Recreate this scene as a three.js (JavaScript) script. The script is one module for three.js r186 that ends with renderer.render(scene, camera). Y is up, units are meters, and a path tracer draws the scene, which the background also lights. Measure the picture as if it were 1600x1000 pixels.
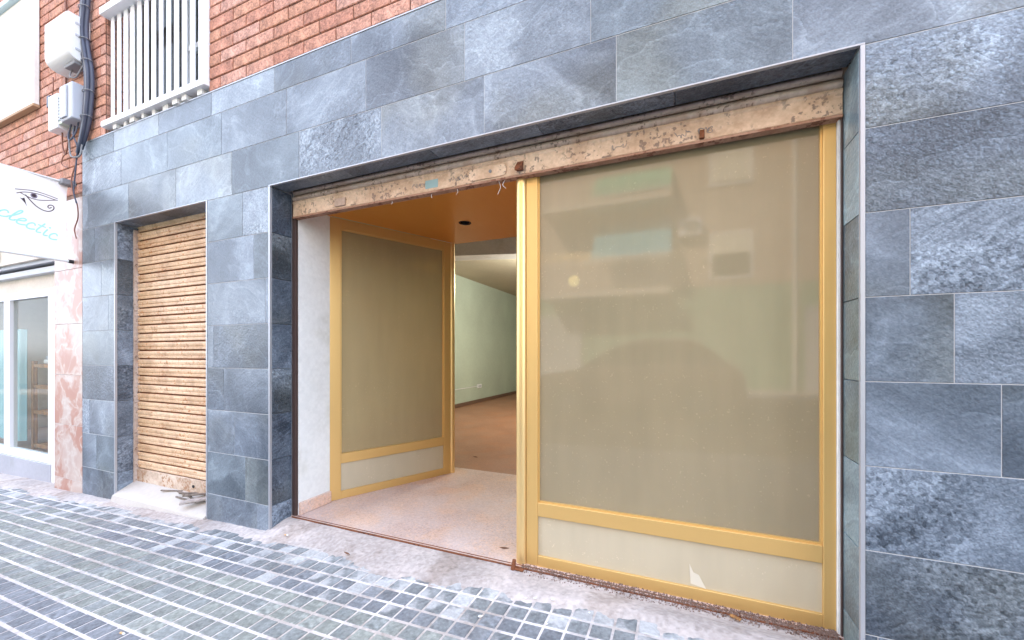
import * as THREE from 'three';
import { mergeGeometries } from 'three/addons/utils/BufferGeometryUtils.js';
import { RoundedBoxGeometry } from 'three/addons/geometries/RoundedBoxGeometry.js';

// ------------------------------------------------------------------ camera, sky, sun, exposure
const scene = new THREE.Scene();
const camera = new THREE.PerspectiveCamera(2 * Math.atan(500 / 622) * 180 / Math.PI, 1.6, 0.05, 400);
camera.position.set(0, 1.18, 1.8045);
camera.rotation.y = Math.atan(260.6 / 622);
camera.setViewOffset(1600, 1000, 0, -53.4, 1600, 1000);      // shift lens: verticals stay upright

const renderer = new THREE.WebGLRenderer({ antialias: true });
renderer.toneMapping = THREE.LinearToneMapping;
renderer.toneMappingExposure = 4.7;
renderer.shadowMap.enabled = true;

{
  const W = 256, H = 128, d = new Float32Array(W * H * 4);
  for (let j = 0; j < H; j++) {
    const el = ((j + 0.5) / H - 0.5) * Math.PI, s = Math.max(0, Math.sin(el));
    const t = Math.pow(s, 0.55);
    for (let i = 0; i < W; i++) {
      const o = (j * W + i) * 4;
      d[o] = 1.10 + (0.58 - 1.10) * t; d[o + 1] = 1.17 + (0.74 - 1.17) * t; d[o + 2] = 1.26 + (1.06 - 1.26) * t; d[o + 3] = 1;
      if (el < 0) { d[o] = 0.3; d[o + 1] = 0.3; d[o + 2] = 0.3; }
    }
  }
  const sky = new THREE.DataTexture(d, W, H, THREE.RGBAFormat, THREE.FloatType);
  sky.mapping = THREE.EquirectangularReflectionMapping; sky.magFilter = THREE.LinearFilter; sky.needsUpdate = true;
  scene.background = sky; scene.environment = sky;
}
const sun = new THREE.DirectionalLight(0xffefd8, 3.6);       // high sun behind the building: this side of the street lies in open shade
sun.position.set(-14, 24, -17); sun.target.position.set(0, 0, 4);
sun.castShadow = true; sun.shadow.mapSize.set(4096, 4096);
Object.assign(sun.shadow.camera, { left: -30, right: 30, top: 30, bottom: -30, near: 1, far: 90 });
scene.add(sun, sun.target);

// ------------------------------------------------------------------ helpers
let seed = 20240611;
const rnd = () => { seed = (seed + 0x6D2B79F5) | 0; let t = Math.imul(seed ^ (seed >>> 15), 1 | seed); t = (t + Math.imul(t ^ (t >>> 7), 61 | t)) ^ t; return ((t ^ (t >>> 14)) >>> 0) / 4294967296; };
const rr = (a, b) => a + (b - a) * rnd();
const clamp = (v, a = 0, b = 1) => Math.min(b, Math.max(a, v));
const sstep = (a, b, v) => { const t = clamp((v - a) / (b - a)); return t * t * (3 - 2 * t); };
const lerp = (a, b, t) => a + (b - a) * t;

const taken = {};
function numbered(name) { const n = taken[name] = (taken[name] ?? -1) + 1; return n ? name + '_' + String(n).padStart(3, '0') : name; }
function shade(o) { o.castShadow = true; o.receiveShadow = true; return o; }
function mesh(name, geo, mat, parent) { const m = shade(new THREE.Mesh(geo, mat)); m.name = name; if (parent) parent.add(m); return m; }
function tag(o, label, category, group) { o.userData.label = label; o.userData.category = category; if (group) o.userData.group = group; return o; }
function thing(name, label, category, group, pos) { const g = new THREE.Group(); g.name = numbered(name); scene.add(g); if (pos) g.position.set(...pos); return tag(g, label, category, group); }
function solo(name, geo, mat, label, category, group) { const m = mesh(numbered(name), geo, mat); scene.add(m); return tag(m, label, category, group); }
function struct(name, geo, mat) { const m = mesh(numbered(name), geo, mat); scene.add(m); m.userData.kind = 'structure'; return m; }

// box between two corners, uv in metres (planar per face)
function box(x0, x1, y0, y1, z0, z1, u0 = 0, v0 = 0) {
  const g = new THREE.BoxGeometry(x1 - x0, y1 - y0, z1 - z0); g.translate((x0 + x1) / 2, (y0 + y1) / 2, (z0 + z1) / 2);
  return metricUV(g, u0, v0);
}
function metricUV(g, u0 = 0, v0 = 0) {
  const p = g.attributes.position, n = g.attributes.normal, uv = new Float32Array(p.count * 2);
  for (let i = 0; i < p.count; i++) {
    const ax = Math.abs(n.getX(i)), ay = Math.abs(n.getY(i)), az = Math.abs(n.getZ(i));
    let u, v;
    if (ax > ay && ax > az) { u = p.getZ(i); v = p.getY(i); } else if (ay > az) { u = p.getX(i); v = p.getZ(i); } else { u = p.getX(i); v = p.getY(i); }
    uv[2 * i] = u + u0; uv[2 * i + 1] = v + v0;
  }
  g.setAttribute('uv', new THREE.BufferAttribute(uv, 2)); return g;
}
function rbox(x0, x1, y0, y1, z0, z1, r = 0.004, seg = 2, u0 = 0, v0 = 0) {
  const g = new RoundedBoxGeometry(x1 - x0, y1 - y0, z1 - z0, seg, r); g.translate((x0 + x1) / 2, (y0 + y1) / 2, (z0 + z1) / 2);
  return metricUV(g, u0, v0);
}
// a slab facing +z with a chamfered front edge; origin at its lower left front corner; 18 triangles
function slab(w, h, t, c, u0, v0, flipU = 1, jit = 0) {
  const j = () => (rnd() - 0.5) * jit;
  const pts = [[0, 0, -c], [w, 0, -c], [w, h, -c], [0, h, -c], [c + j(), c + j(), j() * .3], [w - c + j(), c + j(), j() * .3], [w - c + j(), h - c + j(), j() * .3], [c + j(), h - c + j(), j() * .3], [0, 0, -t], [w, 0, -t], [w, h, -t], [0, h, -t]];
  const quads = [[4, 5, 6, 7], [0, 1, 5, 4], [1, 2, 6, 5], [2, 3, 7, 6], [3, 0, 4, 7], [8, 9, 1, 0], [9, 10, 2, 1], [10, 11, 3, 2], [11, 8, 0, 3]];
  const pos = [], uv = [], idx = [];
  for (const q of quads) { const b = pos.length / 3; for (const k of q) { pos.push(...pts[k]); uv.push(u0 + flipU * (pts[k][0] + (k > 7 ? 0.01 : 0)), v0 + pts[k][1]); } idx.push(b, b + 1, b + 2, b, b + 2, b + 3); }
  const g = new THREE.BufferGeometry(); g.setAttribute('position', new THREE.Float32BufferAttribute(pos, 3)); g.setAttribute('uv', new THREE.Float32BufferAttribute(uv, 2)); g.setIndex(idx); g.computeVertexNormals(); return g;
}
function tube(points, r, seg = 24, rad = 6) { return new THREE.TubeGeometry(new THREE.CatmullRomCurve3(points.map(p => new THREE.Vector3(...p))), seg, r, rad, false); }
function extrudeX(profile, x0, x1) {   // profile: [z, y] points, extruded along x
  const s = new THREE.Shape(profile.map(([z, y]) => new THREE.Vector2(-z, y)));
  const g = new THREE.ExtrudeGeometry(s, { depth: x1 - x0, bevelEnabled: false }); g.rotateY(Math.PI / 2); g.translate(x0, 0, 0); return metricUV(g);
}

// periodic value noise
function noiseField(sd) {
  const N = 256, p = new Float32Array(N * N); let s = sd >>> 0;
  for (let i = 0; i < N * N; i++) { s = (Math.imul(s, 1664525) + 1013904223) >>> 0; p[i] = s / 4294967296; }
  return (x, y, per, per2 = per) => {
    const xi = Math.floor(x), yi = Math.floor(y); let fx = x - xi, fy = y - yi; fx = fx * fx * (3 - 2 * fx); fy = fy * fy * (3 - 2 * fy);
    const x0 = ((xi % per) + per) % per & 255, x1 = (((xi + 1) % per) + per) % per & 255, y0 = (((yi % per2) + per2) % per2 & 255) << 8, y1 = ((((yi + 1) % per2) + per2) % per2 & 255) << 8;
    const a = p[y0 + x0], b = p[y0 + x1], c = p[y1 + x0], d = p[y1 + x1];
    return a + (b - a) * fx + (c - a + (a - b - c + d) * fx) * fy;
  };
}
const N1 = noiseField(11), N2 = noiseField(77), N3 = noiseField(303);
// fbm over the unit square, f cells across; periodic
function fbm(n, u, v, f, o, f2 = f) { let a = 0.5, s = 0, t = 0; for (let k = 0; k < o; k++) { s += a * n(u * f, v * f2, f, f2); t += a; a *= 0.5; f *= 2; f2 *= 2; } return s / t; }

function texture(w, h, sizeU, sizeV, fn, srgb = true) {     // fn(u, v) -> [r, g, b] 0..255 (or one number), u,v in 0..1
  const d = new Uint8Array(w * h * 4);
  for (let j = 0; j < h; j++) for (let i = 0; i < w; i++) {
    const c = fn((i + 0.5) / w, (j + 0.5) / h), o = (j * w + i) * 4;
    if (typeof c === 'number') d[o] = d[o + 1] = d[o + 2] = clamp(c, 0, 255); else { d[o] = clamp(c[0], 0, 255); d[o + 1] = clamp(c[1], 0, 255); d[o + 2] = clamp(c[2], 0, 255); }
    d[o + 3] = 255;
  }
  const t = new THREE.DataTexture(d, w, h); t.wrapS = t.wrapT = THREE.RepeatWrapping; t.magFilter = THREE.LinearFilter; t.minFilter = THREE.LinearMipmapLinearFilter; t.generateMipmaps = true;
  if (srgb) t.colorSpace = THREE.SRGBColorSpace; t.repeat.set(1 / sizeU, 1 / sizeV); t.needsUpdate = true; return t;
}
const std = (o) => new THREE.MeshStandardMaterial(o);
const phys = (o) => new THREE.MeshPhysicalMaterial(o);
const rgb = (r, g, b) => new THREE.Color().setRGB(r, g, b);
const mixc = (a, b, t) => [lerp(a[0], b[0], t), lerp(a[1], b[1], t), lerp(a[2], b[2], t)];

// ------------------------------------------------------------------ materials
// slate-look porcelain: soft clouds, layered cleft with irregular edges, diagonal striations, patches of pale crust; 4 m x 2 m, a smooth and a rough print
const SW = 2048, SH = 1024;
function slatePrint(rough, ou, ov) {
  const height = new Float32Array(SW * SH);
  const map = texture(SW, SH, 4, 2, (u0, v0) => {
    const u = u0 + ou, v = v0 + ov;
    const wx = fbm(N1, u, v, 6, 4, 3) - 0.5, wy = fbm(N2, u, v, 6, 4, 3) - 0.5;
    const U = u + wx * 0.13, V = v + wy * 0.26;
    const tone = fbm(N1, U, V, 8, 3, 4), big = fbm(N3, u, v, 6, 2, 3);
    const ter = (fbm(N2, U, V, 4, 4, 3) + 0.035 * fbm(N1, u, v, 60, 3, 30)) * 7, li = Math.floor(ter), lf = ter - li;
    const step = ((li * 7919) % 13) / 13, edge = 1 - sstep(0.0, 0.03, lf), lip = 1 - sstep(0.02, 0.10, lf);
    const rip = fbm(N3, u + wx * .06 + v * 0.5, v + wy * .12 - u * 1.0, 40, 4, 200);
    const fine = fbm(N3, u, v, 512, 2, 256), grit = fbm(N1, u, v, 1024, 1, 512);
    const patch = sstep(0.55, 0.68, fbm(N3, U + .17, V, 9, 5, 5)), pale = sstep(0.54, 0.585, fbm(N1, U + .6, V + .4, 5, 6, 3));
    const crust = patch * sstep(0.44, 0.60, fbm(N2, u + wx * .02, v + wy * .03, 320, 3, 160)), pock = patch * sstep(0.64, 0.72, fbm(N1, u, v, 256, 2, 128));
    const stria = sstep(0.45, 0.62, fbm(N1, u + .31, v, 7, 3, 4)), ridge = Math.pow(1 - Math.abs(2 * fbm(N1, U + .4, V + .2, 14, 4, 7) - 1), 14), mott = fbm(N2, U + .5, V + .3, 32, 5, 16);
    let k = 0.33 + (tone - 0.5) * 0.58 + (big - 0.5) * 0.36 + (step - 0.5) * 0.17 + (mott - 0.5) * (0.18 + 0.10 * rough) + (rip - 0.5) * (0.12 + 0.28 * stria * rough) + pale * 0.14 + (fine - 0.5) * (0.13 + 0.13 * rough) + (grit - 0.5) * (0.10 + 0.14 * rough) + ridge * 0.12;
    k += lip * 0.09 - edge * (0.12 * rough + .03) + crust * (0.05 + 0.13 * rough) - pock * 0.20 * rough;
    height[Math.floor(v0 * SH) * SW + Math.floor(u0 * SW)] = clamp(0.35 + step * 0.25 + (rip - 0.5) * 0.4 * rough + (fine - 0.5) * 0.5 + (grit - .5) * .3 + crust * 0.25 - pock * .25 - edge * 0.2);
    const warm = sstep(0.5, 0.75, fbm(N2, u + .2, v + .6, 8, 3, 4));
    const c = mixc([52, 60, 70], [208, 216, 224], clamp(k));
    return [c[0] + warm * 6, c[1] + warm * 2, c[2] - warm * 7];
  });
  return [map, texture(SW, SH, 4, 2, (u, v) => 255 * height[Math.floor(v * SH) * SW + Math.floor(u * SW)], false)];
}
const [slateMap, slateBump] = slatePrint(1, 0, 0), [slateMapB, slateBumpB] = slatePrint(0.15, 0.37, 0.21);
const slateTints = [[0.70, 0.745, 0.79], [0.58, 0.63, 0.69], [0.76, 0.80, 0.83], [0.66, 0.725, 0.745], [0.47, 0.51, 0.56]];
const M = {};
M.slate = slateTints.map(t => std({ map: slateMap, bumpMap: slateBump, bumpScale: 0.003, roughness: 0.38, color: rgb(...t) }));
M.slateSmooth = slateTints.map(t => std({ map: slateMapB, bumpMap: slateBumpB, bumpScale: 0.0016, roughness: 0.34, color: rgb(...t) }));
M.slateSideLit = std({ map: slateMapB, bumpMap: slateBumpB, bumpScale: 0.0016, roughness: 0.34, color: rgb(0.86, 1.04, 1.0) });  // greenish reveal slate, lightened: sky light from the street end put into colour
M.grout = std({ color: rgb(0.52, 0.52, 0.53), roughness: 0.9 });
M.aluTrim = std({ color: rgb(0.42, 0.43, 0.46), roughness: 0.4, metalness: 0.5 });

const brickNoise = texture(512, 512, 0.5, 0.5, (u, v) => { const a = fbm(N1, u, v, 8, 4), b = fbm(N2, u, v, 60, 3), p = sstep(0.62, 0.74, fbm(N3, u, v, 48, 2)); const k = 200 + (a - 0.5) * 90 + (b - 0.5) * 80 - p * 26; return [k + 10, k, k - 2]; });
const brickBump = texture(512, 512, 0.5, 0.5, (u, v) => 255 * clamp(fbm(N2, u, v, 40, 4) * 0.8 + 0.2 - 0.3 * sstep(0.62, 0.74, fbm(N3, u, v, 48, 2))), false);
M.brick = [[0.74, 0.40, 0.28], [0.80, 0.46, 0.34], [0.70, 0.36, 0.25], [0.82, 0.50, 0.39], [0.76, 0.42, 0.28]].map(c => std({ map: brickNoise, bumpMap: brickBump, bumpScale: 0.004, roughness: 0.88, color: rgb(...c) }));
M.mortar = std({ map: brickNoise, color: rgb(0.36, 0.24, 0.18), roughness: 0.95 });

const plaster = texture(1024, 1024, 2, 2, (u, v) => { const a = fbm(N1, u, v, 5, 5), b = fbm(N2, u, v, 90, 3); const st = sstep(0.62, 0.78, fbm(N3, u, v, 9, 5)); const k = 226 + (a - 0.5) * 26 + (b - 0.5) * 14 - st * 10; return [k, k - st, k - 3 - st * 4]; });
const wallMap = texture(512, 512, 2, 2, (u, v) => { const k = 230 + (fbm(N1, u, v, 4, 5) - 0.5) * 22 + (fbm(N2, u, v, 90, 3) - 0.5) * 12; return [k, k, k - 2]; });
const plasterBump = texture(512, 512, 1, 1, (u, v) => 255 * (fbm(N1, u, v, 10, 5) * 0.7 + fbm(N2, u, v, 80, 2) * 0.3), false);
M.plaster = std({ map: plaster, bumpMap: plasterBump, bumpScale: 0.004, roughness: 0.85, color: rgb(0.98, 0.98, 0.97) });
M.whiteRender = std({ map: wallMap, bumpMap: plasterBump, bumpScale: 0.003, roughness: 0.85, color: rgb(1.0, 0.98, 0.94) });
M.mint = std({ map: wallMap, roughness: 0.8, color: rgb(0.60, 0.69, 0.58) });
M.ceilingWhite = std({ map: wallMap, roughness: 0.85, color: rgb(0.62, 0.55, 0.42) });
M.creamWall = std({ map: plaster, roughness: 0.85, color: rgb(0.92, 0.82, 0.72) });

// pink marble
const marbleMap = texture(512, 1024, 0.9, 1.8, (u, v) => {
  const w = fbm(N1, u, v, 4, 4, 8) - 0.5, a = fbm(N2, u + w * 0.3, v + w * 0.3, 5, 5, 9), vein = Math.pow(1 - Math.abs(2 * fbm(N3, u + w * 0.4, v, 6, 4, 10) - 1), 9), red = sstep(0.47, 0.64, fbm(N1, u + .3 + w * .2, v + w * .3, 6, 6, 11));
  let c = mixc([222, 186, 174], [240, 224, 214], a); c = mixc(c, [204, 128, 102], red * 0.62); c = mixc(c, [250, 244, 238], vein * 0.8); return c;
});
M.marble = std({ map: marbleMap, roughness: 0.4, color: rgb(0.60, 0.57, 0.55) });

// cement patching beside the paving
const cementMap = texture(1024, 1024, 2, 2, (u, v) => { const a = fbm(N1, u, v, 6, 6), b = fbm(N2, u, v, 120, 3), st = sstep(0.55, 0.75, fbm(N3, u, v, 7, 5)), pit = sstep(0.68, 0.76, fbm(N3, u + .5, v, 90, 2)); const k = 190 + (a - 0.5) * 60 + (b - 0.5) * 46 - st * 22 - pit * 12; return [k + 6, k - 2 - st * 3, k - 6 - st * 6]; });
const cementBump = texture(1024, 1024, 2, 2, (u, v) => 255 * (fbm(N1, u, v, 16, 5) * 0.6 + fbm(N2, u, v, 120, 3) * 0.4), false);
M.cement = std({ map: cementMap, bumpMap: cementBump, bumpScale: 0.006, roughness: 0.93, color: rgb(0.84, 0.80, 0.77) });
M.stepCement = std({ map: wallMap, bumpMap: cementBump, bumpScale: 0.003, roughness: 0.9, color: rgb(0.66, 0.60, 0.55) });

// terrazzo floor, dusty
const terrazzoMap = texture(1024, 1024, 1.2, 1.2, (u, v) => {
  const a = fbm(N1, u, v, 5, 5), b = fbm(N2, u, v, 140, 2), chip = sstep(0.60, 0.68, fbm(N3, u, v, 128, 2)), warmP = sstep(0.5, 0.68, fbm(N1, u + .3, v + .1, 7, 5)), chip2 = sstep(0.63, 0.70, fbm(N2, u + .4, v, 150, 2)), dirt = sstep(0.5, 0.72, fbm(N3, u, v, 6, 5));
  let c = mixc([178, 152, 142], [206, 186, 178], a); c = mixc(c, [216, 170, 136], warmP * 0.30); c = mixc(c, [226, 184, 146], chip * 0.35); c = mixc(c, [146, 116, 100], chip2 * 0.25); c = mixc(c, [196, 182, 178], dirt * 0.4); const k = (b - 0.5) * 24; return [c[0] + k, c[1] + k, c[2] + k];
});
M.terrazzo = std({ map: terrazzoMap, roughness: 0.5, color: rgb(1, 1, 1) });

// pavers
const paverMap = texture(1024, 1024, 1.4, 1.4, (u, v) => { const a = fbm(N1, u, v, 10, 4), b = fbm(N2, u, v, 110, 3), st = sstep(0.52, 0.7, fbm(N3, u, v, 8, 5)), wh = sstep(0.6, 0.75, fbm(N2, u + .3, v + .1, 26, 4)); const k = 172 + (a - 0.5) * 50 + (b - 0.5) * 60 - st * 14 + wh * 22; return [k, k, k]; });
const paverBump = texture(512, 512, 0.7, 0.7, (u, v) => 255 * (fbm(N2, u, v, 60, 4)), false);
const paverM = (c) => std({ map: paverMap, bumpMap: paverBump, bumpScale: 0.003, roughness: 0.72, color: rgb(...c) });
const dustMap = texture(1024, 1024, 1.4, 1.4, (u, v) => { const a = fbm(N1, u, v, 12, 5), b = fbm(N2, u, v, 110, 3), d = sstep(0.38, 0.62, fbm(N3, u, v, 14, 6)), k0 = 150 + (a - .5) * 60 + (b - .5) * 60, k1 = 214 + (b - .5) * 40; return mixc([k0 * .94, k0 * .97, k0 * .98], [k1, k1, k1], d * 0.85); });
M.paverGreen = [[0.58, 0.61, 0.57], [0.62, 0.65, 0.59], [0.54, 0.575, 0.55], [0.59, 0.62, 0.55]].map(paverM);
M.paverDusty = [[0.70, 0.69, 0.68], [0.64, 0.63, 0.62], [0.76, 0.75, 0.74]].map(c => std({ map: dustMap, bumpMap: paverBump, bumpScale: 0.003, roughness: 0.85, color: rgb(...c) }));
M.paverBlue = [[0.45, 0.475, 0.505], [0.49, 0.515, 0.545], [0.42, 0.445, 0.475]].map(paverM);
M.paverGrout = std({ map: cementMap, bumpMap: cementBump, bumpScale: 0.004, roughness: 0.95, color: rgb(1.06, 1.06, 1.05) });

// gold anodised aluminium
const brushed = texture(256, 512, 0.4, 0.8, (u, v) => 206 + (fbm(N1, u, v, 120, 2, 4) - 0.5) * 50 + (fbm(N2, u, v, 8, 3, 8) - 0.5) * 26, false);
M.gold = std({ color: rgb(0.68, 0.44, 0.16), metalness: 0.5, roughness: 0.5, roughnessMap: brushed });
M.goldBright = std({ color: rgb(0.84, 0.60, 0.27), metalness: 0.7, roughness: 0.42, roughnessMap: brushed });
M.goldCeiling = std({ color: rgb(0.64, 0.25, 0.04), metalness: 0.2, roughness: 0.42, roughnessMap: brushed });
const filmMap = texture(1024, 1024, 2, 2, (u, v) => { const a = fbm(N1, u, v, 5, 5), s = sstep(0.80, 0.86, fbm(N2, u, v, 230, 2)) * sstep(.5, .62, fbm(N3, u, v, 5, 3)), r = fbm(N3, u, v, 40, 3, 6); const k = 210 + (a - 0.5) * 18 + s * 20 + (r - 0.5) * 8; return [k, k * 0.985, k * 0.955]; });
M.kickPanel = std({ map: filmMap, color: rgb(0.74, 0.66, 0.50), roughness: 0.32 });
M.dustyPane = phys({ map: filmMap, color: rgb(0.64, 0.545, 0.36), transmission: 0.36, thickness: 0, roughness: 0.05, ior: 1.52 });
M.clearPane = phys({ color: rgb(0.88, 0.90, 0.88), transmission: 0.96, thickness: 0, roughness: 0.02, ior: 1.5, specularIntensity: 0.2 });

// old painted steel with rust
function rusty(base, spots, dens, sd) {
  return texture(1024, 512, 1.6, 0.8, (u, v) => {
    const a = fbm(N1, u + sd, v, 8, 5, 4), g = fbm(N2, u, v + sd, 128, 3, 64), r = sstep(dens + .03, dens + 0.11, fbm(N3, u + sd, v, 110, 4, 55)) * sstep(.42, .6, fbm(N2, u, v + sd, 9, 3, 5)), r2 = sstep(dens - 0.08, dens + 0.16, fbm(N1, u, v + sd, 18, 5, 9));
    let c = mixc(base, [base[0] * 0.82, base[1] * 0.78, base[2] * 0.74], a); c = mixc(c, spots, r * 0.8); c = mixc(c, [138, 96, 66], r2 * 0.22); const k = (g - 0.5) * 30; return [c[0] + k, c[1] + k, c[2] + k];
  });
}
M.fascia = std({ map: rusty([232, 206, 180], [120, 104, 94], 0.58, 0.13), roughness: 0.6, color: rgb(1, 1, 1), bumpMap: paverBump, bumpScale: 0.001 });
M.fasciaGrey = std({ map: rusty([202, 184, 172], [104, 86, 74], 0.6, 0.41), roughness: 0.55, color: rgb(1, 1, 1) });
M.slat = [0.0, 0.27, 0.61].map((s, i) => std({ map: rusty([240, 208, 172], [182, 116, 66], 0.60, s), roughness: 0.42, metalness: 0.0, color: rgb(1 - i * 0.03, 1 - i * 0.05, 1 - i * 0.08) }));
M.rust = std({ map: rusty([130, 76, 46], [70, 40, 26], 0.5, 0.2), roughness: 0.9 });
M.brownSteel = std({ color: rgb(0.06, 0.035, 0.03), roughness: 0.6 });
M.black = std({ color: rgb(0.012, 0.012, 0.013), roughness: 0.6 });
M.white = std({ color: rgb(0.80, 0.80, 0.82), roughness: 0.4 });
M.whitePaint = std({ color: rgb(0.82, 0.82, 0.84), roughness: 0.45 });
M.greyPlastic = std({ color: rgb(0.46, 0.48, 0.53), roughness: 0.5 });
M.lightPlastic = std({ color: rgb(0.72, 0.72, 0.70), roughness: 0.5 });
M.cable = std({ color: rgb(0.055, 0.065, 0.10), roughness: 0.5 });
M.cableGrey = std({ color: rgb(0.22, 0.22, 0.23), roughness: 0.6 });
M.cableBrown = std({ color: rgb(0.20, 0.08, 0.05), roughness: 0.6 });
M.darkRoom = std({ color: rgb(0.10, 0.085, 0.09), roughness: 0.9 });
const woodMap = texture(256, 512, 0.3, 0.6, (u, v) => { const g = fbm(N1, u, v, 60, 3, 4), a = fbm(N2, u, v, 4, 3, 3); const k = 0.8 + (g - 0.5) * 0.5 + (a - 0.5) * 0.3; return [214 * k, 150 * k, 84 * k]; });
M.wood = std({ map: woodMap, roughness: 0.6 });
M.oldWood = std({ map: paverMap, roughness: 0.85, color: rgb(0.50, 0.40, 0.33) });
console.log('materials done');

// ------------------------------------------------------------------ levels of the place
const TURN = Math.atan(260.6 / 622);
const ROW = 0.302, TOP = 2.29;                     // course height, head of both openings
const XL = -4.937, XR = 4.2, DL = -4.387, DR = -3.16, OL = -2.486, OR = 0.602;   // tiled front, narrow doorway, wide opening
const TILED_TOP = 3.062, FLOOR = 0.058, REV = 0.16;
const SLOPE = 0.033, paveY = (x) => SLOPE * (x + 2.49);
const G = 0.0015;                                  // half a tile joint

// ------------------------------------------------------------------ sidewalk, road
{
  const s = new THREE.Group(); s.name = 'sidewalk'; s.userData.kind = 'structure'; s.position.set(-2.49, 0, 0); s.rotation.z = Math.atan(SLOPE); scene.add(s);
  const bed = new THREE.PlaneGeometry(60, 2.45); bed.rotateX(-Math.PI / 2); bed.translate(0, -0.0025, 1.28); mesh('paver_bed', metricUV(bed), M.paverGrout, s);
  mesh('kerb_stone', box(-30, 30, -0.16, 0.0, 2.5, 2.64), M.cement, s);
  const P = 0.0895, Z0 = 0.158, list = [];
  for (let r = -1; r < 26; r++) for (let c = -130; c < 66; c++) {
    const x = (c + 0.13) * P, z = Z0 + r * P, wx = x + P / 2 - 2.49, wz = z + P / 2;
    const dx = wx, dz = wz - 1.8045, dep = -dx * Math.sin(TURN) - dz * Math.cos(TURN), lat = dx * Math.cos(TURN) - dz * Math.sin(TURN);
    const px = 800 + 622 * lat / dep, py = 553.4 + 622 * 1.18 / dep, seen = dep > 0.3 && px > -5 && px < 1320 && py < 1010 && wz > 0.16;
    list.push({ x, z, r, score: seen ? 1 / (dep * dep * dep) : 0, kind: r >= 8 ? 'b' : r <= 0 || (r <= 1 && rnd() < .5) || (r === 2 && rnd() < .2) ? 'd' : (r <= 2 && wx > -3.6) ? 'b' : 'g' });
  }
  const ranked = [...list].sort((a, b) => b.score - a.score).slice(0, 296); const near = new Set(ranked);
  const geos = []; for (let k = 0; k < 14; k++) { const g = slab(P - 0.0100, P - 0.0150, 0.012, 0.0022, rr(0, 1.4), rr(0, 1.4), 1, 0.0012); g.rotateX(-Math.PI / 2); geos.push(g); }
  const bulk = {}, sets = { b: M.paverBlue, g: M.paverGreen, d: M.paverDusty };
  for (const q of list) {
    const gi = Math.floor(rnd() * geos.length), set = sets[q.kind], mi = Math.floor(rnd() * set.length);
    const y = (rnd() - 0.5) * 0.0016, x = q.x + 0.0045, z = q.z + P - 0.006;
    if (near.has(q)) { const m = mesh('paver', geos[gi], set[mi], s); m.position.set(x, y, z); m.rotation.x = (rnd() - .5) * .008; m.rotation.z = (rnd() - .5) * .008; }
    else (bulk[q.kind + mi] ??= []).push(geos[gi].clone().translate(x, y, z));
  }
  for (const k in bulk) { const set = sets[k[0]]; const m = mesh('paver_field', mergeGeometries(bulk[k]), set[+k[1]], s); m.userData.kind = 'stuff'; }
}
{ const g = new THREE.PlaneGeometry(160, 120); g.rotateX(-Math.PI / 2); g.rotateZ(Math.atan(SLOPE)); g.translate(0, -0.13 + paveY(0), 30 + 2.6 - 0.1);
  const asphalt = texture(512, 512, 2, 2, (u, v) => 62 + (fbm(N1, u, v, 8, 4) - .5) * 26 + (fbm(N2, u, v, 120, 2) - .5) * 40);
  struct('road', metricUV(g), std({ map: asphalt, roughness: 0.9 })); }

// cement make-up strip between paving and building
{
  const nx = 760, nz = 44, pos = [], idx = [];
  const x0 = -9, x1 = 4.2;
  for (let i = 0; i <= nx; i++) for (let j = 0; j <= nz; j++) {
    const x = lerp(x0, x1, i / nx), z = lerp(-0.24, 0.46, j / nz), n = (f, s) => N1(x * f + s, z * f + 9.3, 256) - 0.5;
    const edge = 0.115 + 0.09 * (N2(x * 1.1 + 60, 3.3, 256) - 0.5) + 0.10 * (N3(x * 5 + 90, 1.7, 256) - 0.5) + 0.03 * n(22, 50) + 0.05 * sstep(-0.5, 0.4, x) - 0.06 * sstep(-2.6, -2.2, x) * (1 - sstep(-2.0, -1.4, x));
    const py = paveY(x), open = x > OL - .02 && x < OR + .02;
    let y = py + clamp((edge - z) * 0.16, -0.02, 0.012) + n(9, 100) * 0.007 + n(30, 20) * 0.005 + n(85, 40) * 0.004;
    const back = open ? FLOOR - 0.006 : py + 0.004;
    y = lerp(y, back + n(12, 5) * 0.004, sstep(0.06, -0.13, z));
    pos.push(x, y, z);
  }
  for (let i = 0; i < nx; i++) for (let j = 0; j < nz; j++) { const a = i * (nz + 1) + j, b = a + nz + 1; idx.push(a, a + 1, b, b, a + 1, b + 1); }
  const g = new THREE.BufferGeometry(); g.setAttribute('position', new THREE.Float32BufferAttribute(pos, 3)); g.setIndex(idx); g.computeVertexNormals(); metricUV(g);
  struct('cement_strip_pavement', g, M.cement);
}

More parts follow.
